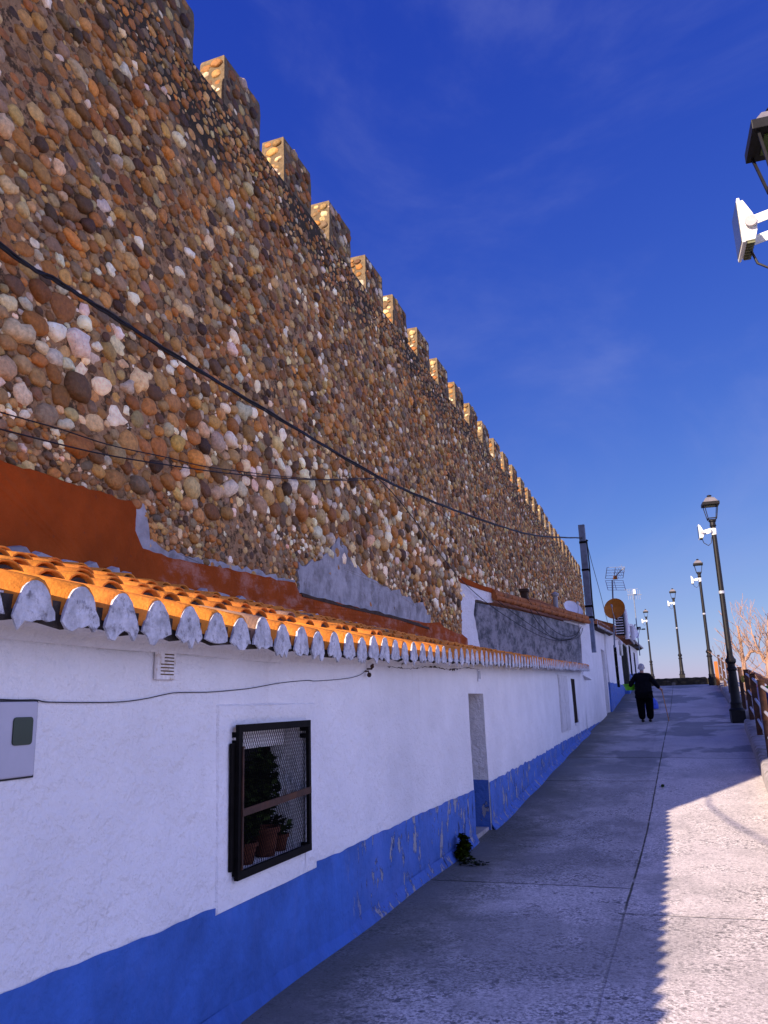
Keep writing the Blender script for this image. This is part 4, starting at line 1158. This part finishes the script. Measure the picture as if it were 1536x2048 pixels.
for i in range(6):
    q = q0+Vector((.42, -.35, .32))*(.25+i*.14); mb.tube([q+Vector((-.05, -.1, .12)), q+Vector((.05, .1, -.12))], .008, 5)
mb.build('director_boom', M['alu'], an)
mb = MB(); mb.cbox(q0+Vector((.09, -.08, .03)), (.14, .08, .12)); mb.build('dipole_box', M['orange'], an, bevel=.01)
a0 = ony(1278, 1294, 50); a1 = ony(1266, 1188, 50)
an = tag(empty('tv_aerial', tuple(a0)), 'slim television aerial on a tall mast at the far end of the row', 'aerial')
mtop = Vector((0, 0, a1[2]-a0[2]))
mb = MB(); mb.tube([(0, 0, -.5), mtop], .03, 7); mb.tube([(0, 0, .0), (-.3, 0, 0)], .02, 6); mb.build('mast', M['polesteel'], an, smooth=True)
mb = MB(); mb.tube([mtop+Vector((-.35, -.1, -.05)), mtop+Vector((.45, .2, -.05))], .02, 6)
for i in range(7):
    q = mtop+Vector((-.3+i*.11, -.09+i*.04, -.05)); mb.tube([q+Vector((0, -.05, .28)), q+Vector((0, .05, -.28))], .01, 5)
mb.tube([(0, 0, mtop.z-.02), (-.5, 0, mtop.z+.3)], .008, 5); mb.tube([(-.5, 0, mtop.z+.3), (.3, 0, mtop.z+.3)], .008, 5)
mb.build('director_boom', M['alu'], an)
mb = MB(); mb.cbox(mtop+Vector((.06, -.05, .12)), (.14, .1, .26)); mb.build('dipole_box', M['dishwhite'], an)
mb = MB(); q = Vector((.0, 0, mtop.z*.32)); mb.cbox(q+Vector((.1, 0, .1)), (.22, .14, .14)); mb.tube([q, q+Vector((.35, 0, 0))], .015, 5); mb.cbox(q+Vector((.36, 0, .02)), (.2, .1, .07)); mb.build('amplifier_box', M['grilleblack'], an)
# louvred metal chimney
b = ony(1241, 1268, 32.5)
ch = tag(empty('metal_chimney', tuple(b)), 'white louvred metal chimney stack rising behind the orange dish', 'chimney')
mb = MB(); mb.cbox((.02, 0, .45), (.30, .3, 1.0)); mb.build('flue_body', M['grilleblack'], ch)
mb = MB()
for i in range(9): mb.box((-.16, -.18, .0+i*.1), (.15, .17, .035+i*.1))
mb.build('louver', M['dishwhite'], ch)
mb = MB(); mb.tube([(.24, .1, -.2), (.24, .1, .75), (.24, .1, .95)], [.085, .085, .06], 12); mb.build('flue_pipe', M['dishwhite'], ch, smooth=True)
mb = MB(); mb.tube([(.42, .9, -.2), (.42, .9, .35)], .09, 10); mb.build('flue_pipe', M['dishwhite'], ch, smooth=True)
# wall lantern near the dark doorway
b = onx(1242, 1300, -2.12)
wl = tag(empty('wall_lantern', tuple(b)), 'white tubular wall lamp hanging beside the black doorway', 'wall lamp')
mb = MB(); mb.tube([(-.25, 0, .45), (-.1, 0, .5), (0, 0, .42)], .018, 6); mb.lathe([(.05, .42), (.10, .36), (.10, .26), (.085, .22)], n=12); mb.build('bracket', M['dishwhite'], wl, smooth=True)
mb = MB(); mb.lathe([(.075, .22), (.075, -.22), (.05, -.25)], n=12); mb.build('shade', M['lampglow'], wl, smooth=True)

# ------------------------------------------------------------------ street lamps
def lamp_proto():
    H = 6.75
    root = empty('street_lamp')
    mb = MB()
    mb.box((-.19, -.19, 0), (.19, .19, .34)); mb.lathe([(.22, .34), (.22, .38), (.17, .42), (.155, .5), (.165, .56), (.135, .62), (.13, 1.0), (.122, 1.25), (.115, 1.46), (.145, 1.50), (.145, 1.54), (.108, 1.58), (.105, 1.66), (.15, 1.72), (.15, 1.79), (.11, 1.84), (.09, 1.9)], n=16)
    mb.build('pedestal', M['black'], root, smooth=True, angle=35)
    mb = MB(); mb.lathe([(.084, 1.88), (.078, 3.6), (.07, H-1.06)], n=14); mb.build('shaft', M['black'], root, smooth=True)
    mb = MB(); mb.lathe([(.086, 3.72), (.086, 3.80)], n=14); mb.build('band', M['alu'], root)
    mb = MB(); mb.lathe([(.07, H-1.08), (.075, H-1.0), (.10, H-.97), (.085, H-.93), (.085, H-.86), (.11, H-.83), (.11, H-.80), (.05, H-.78)], n=14); mb.build('collar', M['black'], root, smooth=True, angle=35)
    # lantern
    mb = MB()
    zb, zt = H-.745, H-.34; rb, rt = .125, .195
    for sx, sy in ((1,1),(1,-1),(-1,1),(-1,-1)):
        mb.bar((sx*rb, sy*rb, zb), (sx*rt, sy*rt, zt), .022, .022)
        mb.tube([(sx*rb, sy*rb, zb-.01), (sx*.10, sy*.10, zb-.05), (sx*.03, sy*.03, zb-.07)], .010, 5)
    for s in (1, -1):
        mb.bar((-rb-.01, s*rb, zb), (rb+.01, s*rb, zb), .02, .03); mb.bar((s*rb, -rb+.01, zb), (s*rb, rb-.01, zb), .02, .03)
    lf = mb.build('lantern_frame', M['black'], root)
    mb = MB(); w = .245
    mb.box((-w, -w, H-.345), (w, w, H-.25))
    ho = mb.build('lantern_brim', M['black'], root, bevel=.006)
    mb = MB(); s1, s2 = .215, .105
    vs = [(sx*s1, sy*s1, H-.249) for sx, sy in ((-1,-1),(1,-1),(1,1),(-1,1))]+[(sx*s2*1.25, sy*s2*1.25, H-.12) for sx, sy in ((-1,-1),(1,-1),(1,1),(-1,1))]+[(sx*s2*.6, sy*s2*.6, H-.075) for sx, sy in ((-1,-1),(1,-1),(1,1),(-1,1))]
    fs = [(3,2,1,0)]+[(i*4+k, i*4+(k+1) % 4, (i+1)*4+(k+1) % 4, (i+1)*4+k) for i in range(2) for k in range(4)]+[(8,9,10,11)]
    mb.add(vs, fs); rf = mb.build('lantern_roof', M['lantern'], root)
    mb = MB(); mb.lathe([(.045, H-.075), (.05, H-.05), (.075, H-.04), (.07, H-.02), (.02, H)], n=10); mb.build('finial', M['black'], root, smooth=True)
    mb = MB(); mb.box((-.14, -.14, H-.36), (.14, .14, H-.3455)); mb.build('light_panel', M['greenled'], root)
    # floodlight clamped below the lantern, facing the fortress wall
    zc = H-1.15
    fl = bpy.data.objects.new('floodlight', None)
    mb = MB()
    prof = [(-.413, zc+.205), (-.39, zc+.21), (-.33, zc+.08), (-.305, zc+.0), (-.31, zc-.09), (-.335, zc-.175), (-.413, zc-.18)]
    mb.prism(prof, 'y', -.16, .16); body = mb.build('floodlight', M['floodwhite'], root, bevel=.008)
    mb = MB(); mb.box((-.44, -.175, zc-.195), (-.415, .175, zc+.225)); mb.build('front_rim', M['floodwhite'], body, bevel=.006)
    mb = MB(); mb.box((-.446, -.15, zc-.17), (-.4405, .15, zc+.20)); mb.build('glass', M['flood_glass'], body)
    mb = MB()
    for i in range(7): mb.box((-.40, -.15+i*.046, zc-.20), (-.34, -.137+i*.046, zc-.181))
    mb.box((-.402, -.155, zc-.1815), (-.338, .155, zc-.176)); mb.build('fin', M['fins'], body)
    for s in (1, -1):
        mb = MB(); mb.bar((-.36, s*.182, zc-.02), (-.10, s*.182, zc+.04), .012, .085); mb.bar((-.10, s*.182, zc+.04), (-.07, s*.05, zc+.04), .012, .08)
        mb.build('bracket', M['floodwhite'], body, bevel=.003)
    for s in (1, -1):
        mb = MB(); vs = [(-.36+.05*math.cos(a), s*.189, zc-.02+.05*math.sin(a)) for a in np.linspace(0, 6.283, 14)[:-1]]
        vs2 = [(x, s*.202, z) for x, _, z in vs]; n = len(vs)
        mb.add(vs+vs2, [tuple(range(n)), tuple(range(n, 2*n))[::-1]]+[(i, (i+1) % n, n+(i+1) % n, n+i) for i in range(n)])
        mb.build('pivot', M['floodgrey'], body)
    mb = MB(); mb.lathe([(.08, zc-.10), (.085, zc-.09), (.085, zc+.09), (.08, zc+.10)], n=14); mb.build('clamp', M['floodwhite'], body, smooth=True, angle=35)
    mb = MB(); mb.tube([(-.36, 0, zc-.175), (-.32, 0, zc-.32), (-.2, 0, zc-.41), (-.11, 0, zc-.34), (-.075, 0, zc-.15)], .011, 6); mb.build('supply_cable', M['cable'], body, smooth=True)
    return root
lp = lamp_proto()
lamps = [((1.37, 6.9, -1.72), 1.0, 'nearest black street lamp, only its lantern and floodlight poking in at the right edge'),
         (None, 1.0, 'tall black street lamp standing at the broken kerb end beside the railing'),
         (None, 1.0, 'black street lamp with floodlight at the far end of the kerb by the stone parapet'),
         (None, 1.0, 'black street lamp rising behind the stone parapet, right of the walking person'),
         (None, 1.0, 'smallest, farthest black street lamp, seen above the walking person')]
pos = {1: (onx(1475, 1440, 1.6), 26.0), 2: (None, 45.8), 3: (None, 64.7), 4: (None, 86.0)}
xs_ = {1: ony(1470, 1400, 26)[0]+.02, 2: ony(1421, 1330, 45.8)[0], 3: ony(1360, 1311, 64.7)[0], 4: ony(1301.5, 1319, 86)[0]}
tops = {1: ony(1417, 990, 26)[2], 2: ony(1393, 1118, 45.8)[2], 3: ony(1344, 1176.5, 64.7)[2], 4: ony(1290, 1218, 86)[2]}
for i, (p, s, lab) in enumerate(lamps):
    o = lp if i == 0 else copy_tree(lp)
    if i:
        y = pos[i][1]; g = G(y)-.01; s = (tops[i]-g)/6.75; p = (xs_[i], y, g)
        o.scale = (1, 1, s) if abs(s-1) < .05 else (s, s, s)
    o.location = p; tag(o, lab, 'street lamp', 'street lamps along the path')
    o.rotation_euler = (0, 0, R([2, 4, 0, -3, 2][i]))

# ------------------------------------------------------------------ railings, parapet, laundry
def railing(ys, label, hgt=1.32):
    root = tag(empty('railing', (KX(ys[0])+.20, ys[0], G(ys[0])+.17)), label, 'railing', 'railings along the right edge')
    ox, oy, oz = root.location
    P = [(KX(y)+.20-ox, y-oy, G(y)+.19-oz) for y in ys]
    for (x, y, z) in P:
        mb = MB(); mb.box((x-.055, y-.05, z-.1), (x+.055, y+.05, z+hgt)); mb.box((x-.065, y-.06, z+hgt), (x+.065, y+.06, z+hgt+.025)); mb.build('post', M['rustbrown'], root, bevel=.006)
    for a, b in zip(P[:-1], P[1:]):
        for t in (.93, .60, .27):
            mb = MB(); mb.tube([(a[0], a[1]+.05, a[2]+hgt*t), (b[0], b[1]-.05, b[2]+hgt*t)], .026, 8); mb.build('rail', M['galv'], root, smooth=True)
    return root
railing([7.4, 11.7, 15.9, 19.7, 24.0], 'brown posted railing with pale tubes, near length hung with washing')
railing([28.3, 32.6, 36.9, 41.2, 45.5], 'brown posted railing with pale tubes, far length beyond the tall lamp')
mb = MB(); x = ony(1431, 1345, 43)[0]; mb.box((-.12, -.03, 0), (.05, .03, 1.15)); o = mb.build('sign_board', M['orange'], loc=(x+.1, 43.0, G(43)+.15), bevel=.01); tag(o, 'narrow orange board standing behind the second lamp at the kerb', 'board')
px0, px1 = -1.6, ony(1428, 1365, 50)[0]
mb = MB(); vs = []; fs = []; n = 26
for i in range(n+1):
    x = px0+(px1-px0)*i/n; t = .96+.008*math.sin(i*1.7)+.006*math.sin(i*4.1)-(.1 if i > n-3 else 0)
    vs += [(x, 50.0, .2), (x, 50.0+.02*math.sin(i*2.2), t-.03), (x, 50.06, t), (x, 50.4, t+.01), (x, 50.45, .2)]
for i in range(n):
    for j in range(4): fs.append((i*5+j, (i+1)*5+j, (i+1)*5+j+1, i*5+j+1))
fs += [(0,1,2,3,4), tuple(range(5*n, 5*n+5))[::-1]]
mb.add(vs, fs); o = mb.build('parapet_wall', M['parapet'], smooth=True, angle=50)
tag(o, 'low dark stone parapet closing the top of the path', 'wall')
def cloth(name, pix, X, mat, label, seed, group='washing hung on the railing'):
    (xa, ya), (xb, yb) = pix; a, b = onx(xa, ya, X), onx(xb, yb, X); n, m_ = 8, 8
    y0, y1 = sorted((a[1], b[1])); z1, z0 = max(a[2], b[2]), min(a[2], b[2]); vs = []
    for j in range(m_+1):
        for i in range(n+1):
            t, s = i/n, j/m_; vs.append((X+.05*math.sin(t*7+seed+s*2)*s+.02*math.sin(s*9+seed), y0+(y1-y0)*(t*(1-.1*s)+.05*s), z1+(z0-z1)*s))
    mb = MB(); mb.add(vs, [(j*(n+1)+i, j*(n+1)+i+1, (j+1)*(n+1)+i+1, (j+1)*(n+1)+i) for j in range(m_) for i in range(n)])
    o = mb.build(name, mat, smooth=True); s = o.modifiers.new('thick', 'SOLIDIFY'); s.thickness = .012
    tag(o, label, 'washing', group)
cloth('hung_cloth', ((1506, 1362), (1517, 1384)), 1.95, M['cpink'], 'small salmon pink cloth hung at the railing top', 1)
cloth('hung_cloth', ((1514, 1374), (1532, 1400)), 1.93, M['clav'], 'pale lavender cloth hung over the top tube', 2)
cloth('hung_cloth', ((1518, 1388), (1528, 1440)), 1.86, M['clav'], 'long pale lavender garment hanging low on the railing', 3)
cloth('hung_cloth', ((1524, 1383), (1548, 1448)), 1.98, M['cblue'], 'dark blue trousers hanging at the right edge', 4)
cloth('hung_cloth', ((1531, 1372), (1540, 1384)), 1.99, M['cgreen'], 'tiny bright green cloth above the blue trousers', 5)
cloth('hung_cloth', ((1482, 1352), (1489, 1364)), 1.97, M['cyellow'], 'tiny yellow cloth between two railing posts', 6)
# dark timber fence below the railing
fo = tag(empty('timber_fence', (3.0, 22, -1)), 'dark brown timber rail fence beyond the railing, under the bare tree', 'fence')
A0 = np.array(ony(1494, 1343, 36)); B0 = np.array(ony(1560, 1374, 27)); o_ = np.array(fo.location)
mb = MB(); mb.bar(A0-o_, B0-o_, .14, .18); mb.build('rail', M['rustbrown'], fo, bevel=.01)
for t in (.05, .5, .95):
    p = A0+(B0-A0)*t-o_; mb = MB(); mb.box((p[0]-.06, p[1]-.06, p[2]-1.6), (p[0]+.06, p[1]+.06, p[2]+.05)); mb.build('post', M['rustbrown'], fo, bevel=.01)

# ------------------------------------------------------------------ bare trees and scrub
def bare_tree(Y, limbs, seed, label, twigs=26, tr=.10):
    rng = random.Random(seed)
    base = ony(*limbs[0][0][0], Y); root = tag(empty('bare_tree', (base[0], Y, terrain(base[0], Y))), label, 'tree', 'bare trees beyond the railing')
    o = np.array(root.location); trunk = MB(); crown = MB()
    def twig(p, d, L, r, depth):
        d = d/np.linalg.norm(d); pts = [p]; q = p.copy(); n = 4
        for i in range(n):
            d = d+np.array([rng.uniform(-.16, .16), rng.uniform(-.16, .16), rng.uniform(-.02, .16)]); d /= np.linalg.norm(d)
            q = q+d*L/n; pts.append(q.copy())
        crown.tube(pts, [max(.006, r*(1-.75*i/n)) for i in range(n+1)], 5)
        if depth:
            for _ in range(rng.randint(2, 3)):
                k = rng.randint(1, n-1); dd = d+np.array([rng.uniform(-.8, .8), rng.uniform(-.8, .8), rng.uniform(-.1, .5)])
                twig(pts[k], dd, L*rng.uniform(.4, .65), r*.55, depth-1)
    for k, (pix, r0, r1) in enumerate(limbs):
        dep = [rng.uniform(-.5, .5)*(i/len(pix)) if k else 0 for i in range(len(pix))]
        P = [ony(x, y, Y+dep[i])-o for i, (x, y) in enumerate(pix)]
        if k == 0: P = [np.array([P[0][0], P[0][1], -.1])]+P
        n = len(P); r0 *= .72; r1 *= .72; trunk.tube(P, [r0+(r1-r0)*i/(n-1) for i in range(n)], 9)
        for _ in range(twigs//len(limbs)):
            i = rng.randint(max(1, n//3), n-1); d = P[i]-P[i-1]; d /= np.linalg.norm(d)
            side = np.array([rng.uniform(-1.1, 1.1), rng.uniform(-1, 1), rng.uniform(-.1, .7)])
            twig(P[i-1]+(P[i]-P[i-1])*rng.random(), d*.5+side, rng.uniform(.5, 1.1), rng.uniform(.008, .015), 1)
    trunk.build('trunk', M['bark'], root, smooth=True); crown.build('crown', M['bark'], root, smooth=True)
bare_tree(34, [([(1493,1372),(1490,1350),(1488,1330),(1485,1312)], .13, .11), ([(1485,1312),(1482,1290),(1478,1268),(1475,1252)], .085, .055), ([(1487,1322),(1494,1316),(1500,1304),(1510,1302),(1516,1306)], .10, .06), ([(1485,1315),(1474,1300),(1464,1286),(1452,1276)], .05, .02), ([(1490,1340),(1470,1336),(1450,1326),(1440,1320)], .035, .014)], 5, 'pale pruned bare tree with thick stubs, between the tall lamp and the right edge', 40)
bare_tree(30, [([(1540,1390),(1538,1360),(1537,1330),(1536,1300)], .13, .10), ([(1536,1300),(1536,1270),(1536,1235)], .08, .04), ([(1537,1325),(1524,1310),(1512,1290),(1504,1268),(1500,1245)], .06, .016), ([(1537,1330),(1526,1322),(1518,1300),(1519,1275)], .05, .015)], 9, 'bare tree with upright twigs cut by the right edge', 40)
def scrub(c, rad, n, label, seed, cols, size=.12, group=None, name='shrub', cat='shrub'):
    V, Q, C = leaves(([], [], []), n, c, rad, size, random.Random(seed), cols=cols)
    o = arrays(name, np.array(V), np.array(Q), np.zeros((0, 3), int), M['scrub'], None, np.array(C), False)
    tag(o, label, cat, group); return o
GREEN = ((.04, .06, .02), (.06, .075, .025), (.025, .04, .015), (.09, .08, .04))
for i, (x, y, r, lab) in enumerate(((3.0, 18.5, .8, 'dark green shrub below the railing with the washing'), (3.4, 24, 1.0, 'dull green shrub behind the tall lamp base'), (4.2, 31, 1.3, 'scrubby green bush under the pruned bare tree'))):
    scrub((x, y, terrain(x, y)+r*.7), (r, r*1.2, r*.75), 900, lab, i+20, GREEN, .1, 'shrubs beyond the railing')
gw = G(8.75)
V, Q, C = [], [], []; WC = ((.022, .036, .001), (.034, .052, .001), (.012, .018, .001)); rr = random.Random(31)
for cx_, cy_, cz_, ra, rb, nn in ((.09, 8.72, .07, .06, .08, 260), (.10, 8.86, .11, .07, .10, 330), (.08, 8.95, .04, .05, .09, 170), (.13, 8.80, .19, .05, .05, 110), (.16, 8.66, .03, .09, .05, 120), (.07, 8.90, .20, .04, .04, 60)):
    leaves((V, Q, C), nn, (FX+cx_, cy_, gw+cz_), (ra, rb, ra*.9), rr.uniform(.022, .034), rr, cols=WC)
tag(arrays('weed_clump', np.array(V), np.array(Q), np.zeros((0, 3), int), M['scrub'], None, np.array(C), False), 'dark green weed clump growing at the foot of the blue base before the doorway', 'weed')
scrub((FX+.28, 8.52, gw+.015), (.16, .14, .02), 90, 'flat trailing weed on the concrete below the dark clump', 32, ((.012, .018, .008), (.02, .03, .008)), .022, None, 'weed_clump', 'weed')
p = ray(1325, 1566); k = (G(14.8)+.02)/p[2]; p = p*k
scrub((p[0], p[1], G(p[1])+.016), (.02, .16, .012), 90, 'small green weed in the path joint beside the shadow', 33, ((.03, .07, .012), (.05, .1, .02)), .02, None, 'weed_clump', 'weed')

# ------------------------------------------------------------------ the person
PX, PY = ony(1293, 1438, 27)[0], 27.0
PG = G(PY)
ps = (ony(1288, 1328, PY)[2]-PG)/1.745
def skin(name, joints, edges, mat, parent=None, root=0, sub=2):
    me = bpy.data.meshes.new(name); me.from_pydata([j[0] for j in joints], edges, [])
    o = link(name, me, parent); s = o.modifiers.new('skin', 'SKIN'); s.use_smooth_shade = True
    sv = me.skin_vertices[0].data
    for i, j in enumerate(joints):
        r = j[1]; sv[i].radius = r if isinstance(r, tuple) else (r, r); sv[i].use_root = (i == root)
    u = o.modifiers.new('sub', 'SUBSURF'); u.levels = sub; u.render_levels = sub
    me.materials.append(mat); return o
def person():
    J = [((0, 0, .95), (.15, .11)), ((0, .02, 1.15), (.14, .10)), ((0, .05, 1.33), (.155, .10)), ((0, .08, 1.45), (.07, .07)), ((0, .10, 1.52), .055), ((0, .12, 1.59), (.072, .085)), ((0, .125, 1.66), (.078, .095)), ((0, .115, 1.71), (.05, .06)),
         ((-.10, 0, .86), .10), ((-.105, .05, .48), .065), ((-.10, -.03, .10), .045), ((-.105, .10, .045), .038),
         ((.10, 0, .86), .10), ((.105, .06, .48), .065), ((.11, .03, .10), .045), ((.115, .16, .045), .038),
         ((-.19, .05, 1.39), .065), ((-.37, -.0, 1.12), .048), ((-.40, .17, 1.06), .034), ((-.395, .23, 1.05), .03),
         ((.19, .05, 1.39), .065), ((.36, -.02, 1.13), .048), ((.485, .09, .98), .034), ((.52, .12, .95), .03)]
    E = [(0,1),(1,2),(2,3),(3,4),(4,5),(5,6),(6,7),(0,8),(8,9),(9,10),(10,11),(0,12),(12,13),(13,14),(14,15),(2,16),(16,17),(17,18),(18,19),(2,20),(20,21),(21,22),(22,23)]
    body = skin('person', J, E, M['skin'])
    # jacket, trousers, shoes, hair, face and fingers
    k = [((0, 0, .72), (.275, .20)), ((0, .0, .95), (.275, .195)), ((0, .03, 1.2), (.235, .17)), ((0, .05, 1.36), (.185, .14)), ((0, .08, 1.46), (.10, .09)),
         ((-.20, .05, 1.38), .095), ((-.37, 0, 1.13), .075), ((-.40, .15, 1.07), .055), ((.20, .05, 1.38), .095), ((.36, -.02, 1.14), .075), ((.475, .08, .99), .052)]
    skin('jacket', k, [(0,1),(1,2),(2,3),(3,4),(3,5),(5,6),(6,7),(3,8),(8,9),(9,10)], M['navycloth'], body, 1)
    t = [((0, 0, .93), (.24, .18)), ((-.12, .0, .82), (.155, .16)), ((-.125, .03, .5), (.135, .13)), ((-.11, -.03, .06), (.105, .11)), ((.12, 0, .82), (.155, .16)), ((.13, .04, .5), (.135, .13)), ((.12, .03, .06), (.105, .11))]
    skin('trousers', t, [(0,1),(1,2),(2,3),(0,4),(4,5),(5,6)], M['trouser'], body, 0)
    for s, yo in ((-1, -.03), (1, .03)):
        mb = MB(); mb.sphere((s*.108, yo+.06, .045), .07, 12, 8, 0, (.75, 1.9, .65)); mb.build('shoe', M['shoe'], body, smooth=True)
    mb = MB(); mb.sphere((0, .105, 1.665), .108, 16, 10, 0, (.92, 1.02, 1.0)); mb.sphere((0, .04, 1.60), .075, 12, 8, 0, (1.05, .7, .9)); h = mb.build('hair', M['hair'], body, smooth=True)
    d = h.modifiers.new('d', 'SUBSURF'); d.levels = 1
    mb = MB()
    for s in (-1, 1): mb.sphere((s*.096, .125, 1.63), .03, 8, 6, 0, (.4, .7, 1.1))
    mb.sphere((0, .235, 1.625), .02, 8, 6, 0, (.8, 1.2, 1.3)); mb.sphere((0, .205, 1.575), .022, 8, 5, 0, (1.3, .6, .35))
    mb.build('face_features', M['skin'], body, smooth=True)
    mb = MB()
    for s in (-1, 1): mb.sphere((s*.034, .205, 1.652), .012, 8, 6)
    mb.build('eye', M['grilleblack'], body, smooth=True)
    mb = MB()
    for q in range(4):
        z = .965-.017*q; mb.tube([(.505, .135, z), (.545, .145, z-.002), (.555, .115, z-.004), (.53, .10, z-.004)], [.010, .010, .009, .008], 6)
    mb.tube([(.51, .11, .965), (.50, .14, .985), (.525, .155, .98)], [.012, .011, .009], 6)
    for q in range(4):
        y = .215+.018*q; mb.tube([(-.395, y, 1.06), (-.43, y+.01, 1.05), (-.445, y+.012, 1.01)], [.010, .010, .008], 6)
    mb.tube([(-.39, .19, 1.06), (-.37, .17, 1.04), (-.38, .18, 1.01)], [.012, .011, .009], 6)
    mb.build('fingers', M['skin'], body, smooth=True)
    return body
pe = person(); pe.location = (PX, PY, PG); pe.scale = (ps, ps, ps)
tag(pe, 'grey haired person in black clothes walking up the path with a cane and bowl', 'person')
mb = MB(); mb.tube([(.47, .02, .995), (.50, .09, .99), (.525, .12, .96), (.545, .13, .85), (.645, .16, .0)], [.015, .016, .016, .015, .012], 8)
o = mb.build('walking_cane', M['cane'], smooth=True); o.location = (PX, PY, PG+.005); o.scale = (ps, ps, ps); tag(o, 'light wooden walking cane in the right hand of the person', 'cane')
mb = MB(); mb.lathe([(.10, 0), (.115, .005), (.165, .16), (.185, .17), (.185, .18), (.16, .175), (.11, .02), (.01, .015)], n=24)
o = mb.build('plastic_bowl', M['lime'], smooth=True, angle=50); o.location = (PX-.40*ps, PY+.20, PG+.96*ps); o.scale = (ps*1.2, ps*1.2, ps*1.1); tag(o, 'lime green plastic bowl held against the left hip of the person', 'bowl')
q = ony(1303, 1406, 33); mb = MB(); mb.lathe([(.02, 0), (.24, .02), (.25, .15), (.2, .32), (.11, .42), (.06, .46), (.08, .5), (.01, .5)], n=14, sx=1.0, sy=.8)
o = mb.build('blue_sack', M['bluesack'], smooth=True); o.location = (q[0], 33, G(33)); tag(o, 'blue sack standing on the path just ahead of the person', 'sack')

# ------------------------------------------------------------------ light, sky, camera
SUN = Vector((-1.3, -2.766, 1.414)).normalized()
elev = math.asin(SUN.z); az = math.atan2(SUN.x, SUN.y)
sun = bpy.data.lights.new('sun', 'SUN'); sun.energy = 4.8; sun.angle = R(.5); sun.color = (1.0, .80, .62)
so = bpy.data.objects.new('sun', sun); COL.objects.link(so); so.rotation_euler = (-SUN).to_track_quat('-Z', 'Y').to_euler(); so.location = (-20, -40, 30)
w = bpy.data.worlds.new('World'); sc.world = w; w.use_nodes = True; nt = w.node_tree
bg = nt.nodes['Background']; sky = nt.nodes.new('ShaderNodeTexSky'); sky.sky_type = 'NISHITA'; sky.sun_disc = False
sky.sun_elevation = elev; sky.sun_rotation = az; sky.altitude = 400; sky.air_density = 1.0; sky.dust_density = .6; sky.ozone_density = 4.0
# air as the day shows it: deep violet-blue overhead, pale lavender low down (a curve per channel)
STR, EXPO = .13, 1.1
sep = nt.nodes.new('ShaderNodeSeparateColor'); nt.links.new(sky.outputs[0], sep.inputs[0])
cmb = nt.nodes.new('ShaderNodeCombineColor')
for i, (p, k) in enumerate(((1.36, .72), (1.12, .56), (.4355, .778))):
    v = S(nt, sep.outputs[i])*STR
    v = v.op(p, 'POWER')*(k/(STR*2**EXPO))
    nt.links.new(v.k, cmb.inputs[i])
# thin cirrus
tc = nt.nodes.new('ShaderNodeTexCoord'); mp = nt.nodes.new('ShaderNodeMapping'); mp.inputs['Scale'].default_value = (.9, .9, 1.8); mp.inputs['Rotation'].default_value = (.2, .1, .5)
nt.links.new(tc.outputs['Generated'], mp.inputs[0])
no = nt.nodes.new('ShaderNodeTexNoise'); no.inputs['Scale'].default_value = 2.2; no.inputs['Detail'].default_value = 7; no.inputs['Roughness'].default_value = .6; no.inputs['Distortion'].default_value = .6
nt.links.new(mp.outputs[0], no.inputs['Vector'])
mr = nt.nodes.new('ShaderNodeMapRange'); mr.interpolation_type = 'SMOOTHSTEP'; mr.inputs['From Min'].default_value = .45; mr.inputs['From Max'].default_value = .85; mr.inputs['To Max'].default_value = .26
nt.links.new(no.outputs['Fac'], mr.inputs['Value'])
mx = nt.nodes.new('ShaderNodeMix'); mx.data_type = 'RGBA'; mx.inputs[7].default_value = (1.3, 1.45, 2.7, 1)
nt.links.new(mr.outputs[0], mx.inputs[0]); nt.links.new(cmb.outputs[0], mx.inputs[6])
# bright zone added to the unseen right-hand sky to light the shaded walls
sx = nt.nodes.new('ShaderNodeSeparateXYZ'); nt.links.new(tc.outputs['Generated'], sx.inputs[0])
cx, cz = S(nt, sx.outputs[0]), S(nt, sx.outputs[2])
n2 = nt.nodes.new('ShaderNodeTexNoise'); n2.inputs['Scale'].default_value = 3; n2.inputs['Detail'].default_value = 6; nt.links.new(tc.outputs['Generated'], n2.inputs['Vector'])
side_fill = cx.ramp(.34, .72)*(cz*-1+S(nt, n2.outputs['Fac'])*.5).ramp(-.55, -.1)
m2 = nt.nodes.new('ShaderNodeMix'); m2.data_type = 'RGBA'; FILL = 1.15/(STR*2**EXPO); m2.inputs[7].default_value = (FILL*.82, FILL*.92, FILL*1.70, 1)
nt.links.new(side_fill.k, m2.inputs[0]); nt.links.new(mx.outputs[2], m2.inputs[6]); nt.links.new(m2.outputs[2], bg.inputs['Color'])
bg.inputs['Strength'].default_value = STR
cd = bpy.data.cameras.new('camera'); co = bpy.data.objects.new('camera', cd); COL.objects.link(co)
cd.sensor_fit = 'VERTICAL'; cd.sensor_height = 36; cd.lens = F/2048*36; cd.clip_start = .05; cd.clip_end = 5000
mw = Matrix.Identity(4)
for i in range(3): mw[i][0] = CR[i]; mw[i][1] = CU[i]; mw[i][2] = -CW[i]
co.matrix_world = mw; sc.camera = co
sc.view_settings.view_transform = 'Standard'; sc.view_settings.look = 'None'; sc.view_settings.exposure = EXPO; sc.view_settings.gamma = 1
sc.cycles.max_bounces = 8; sc.cycles.diffuse_bounces = 4
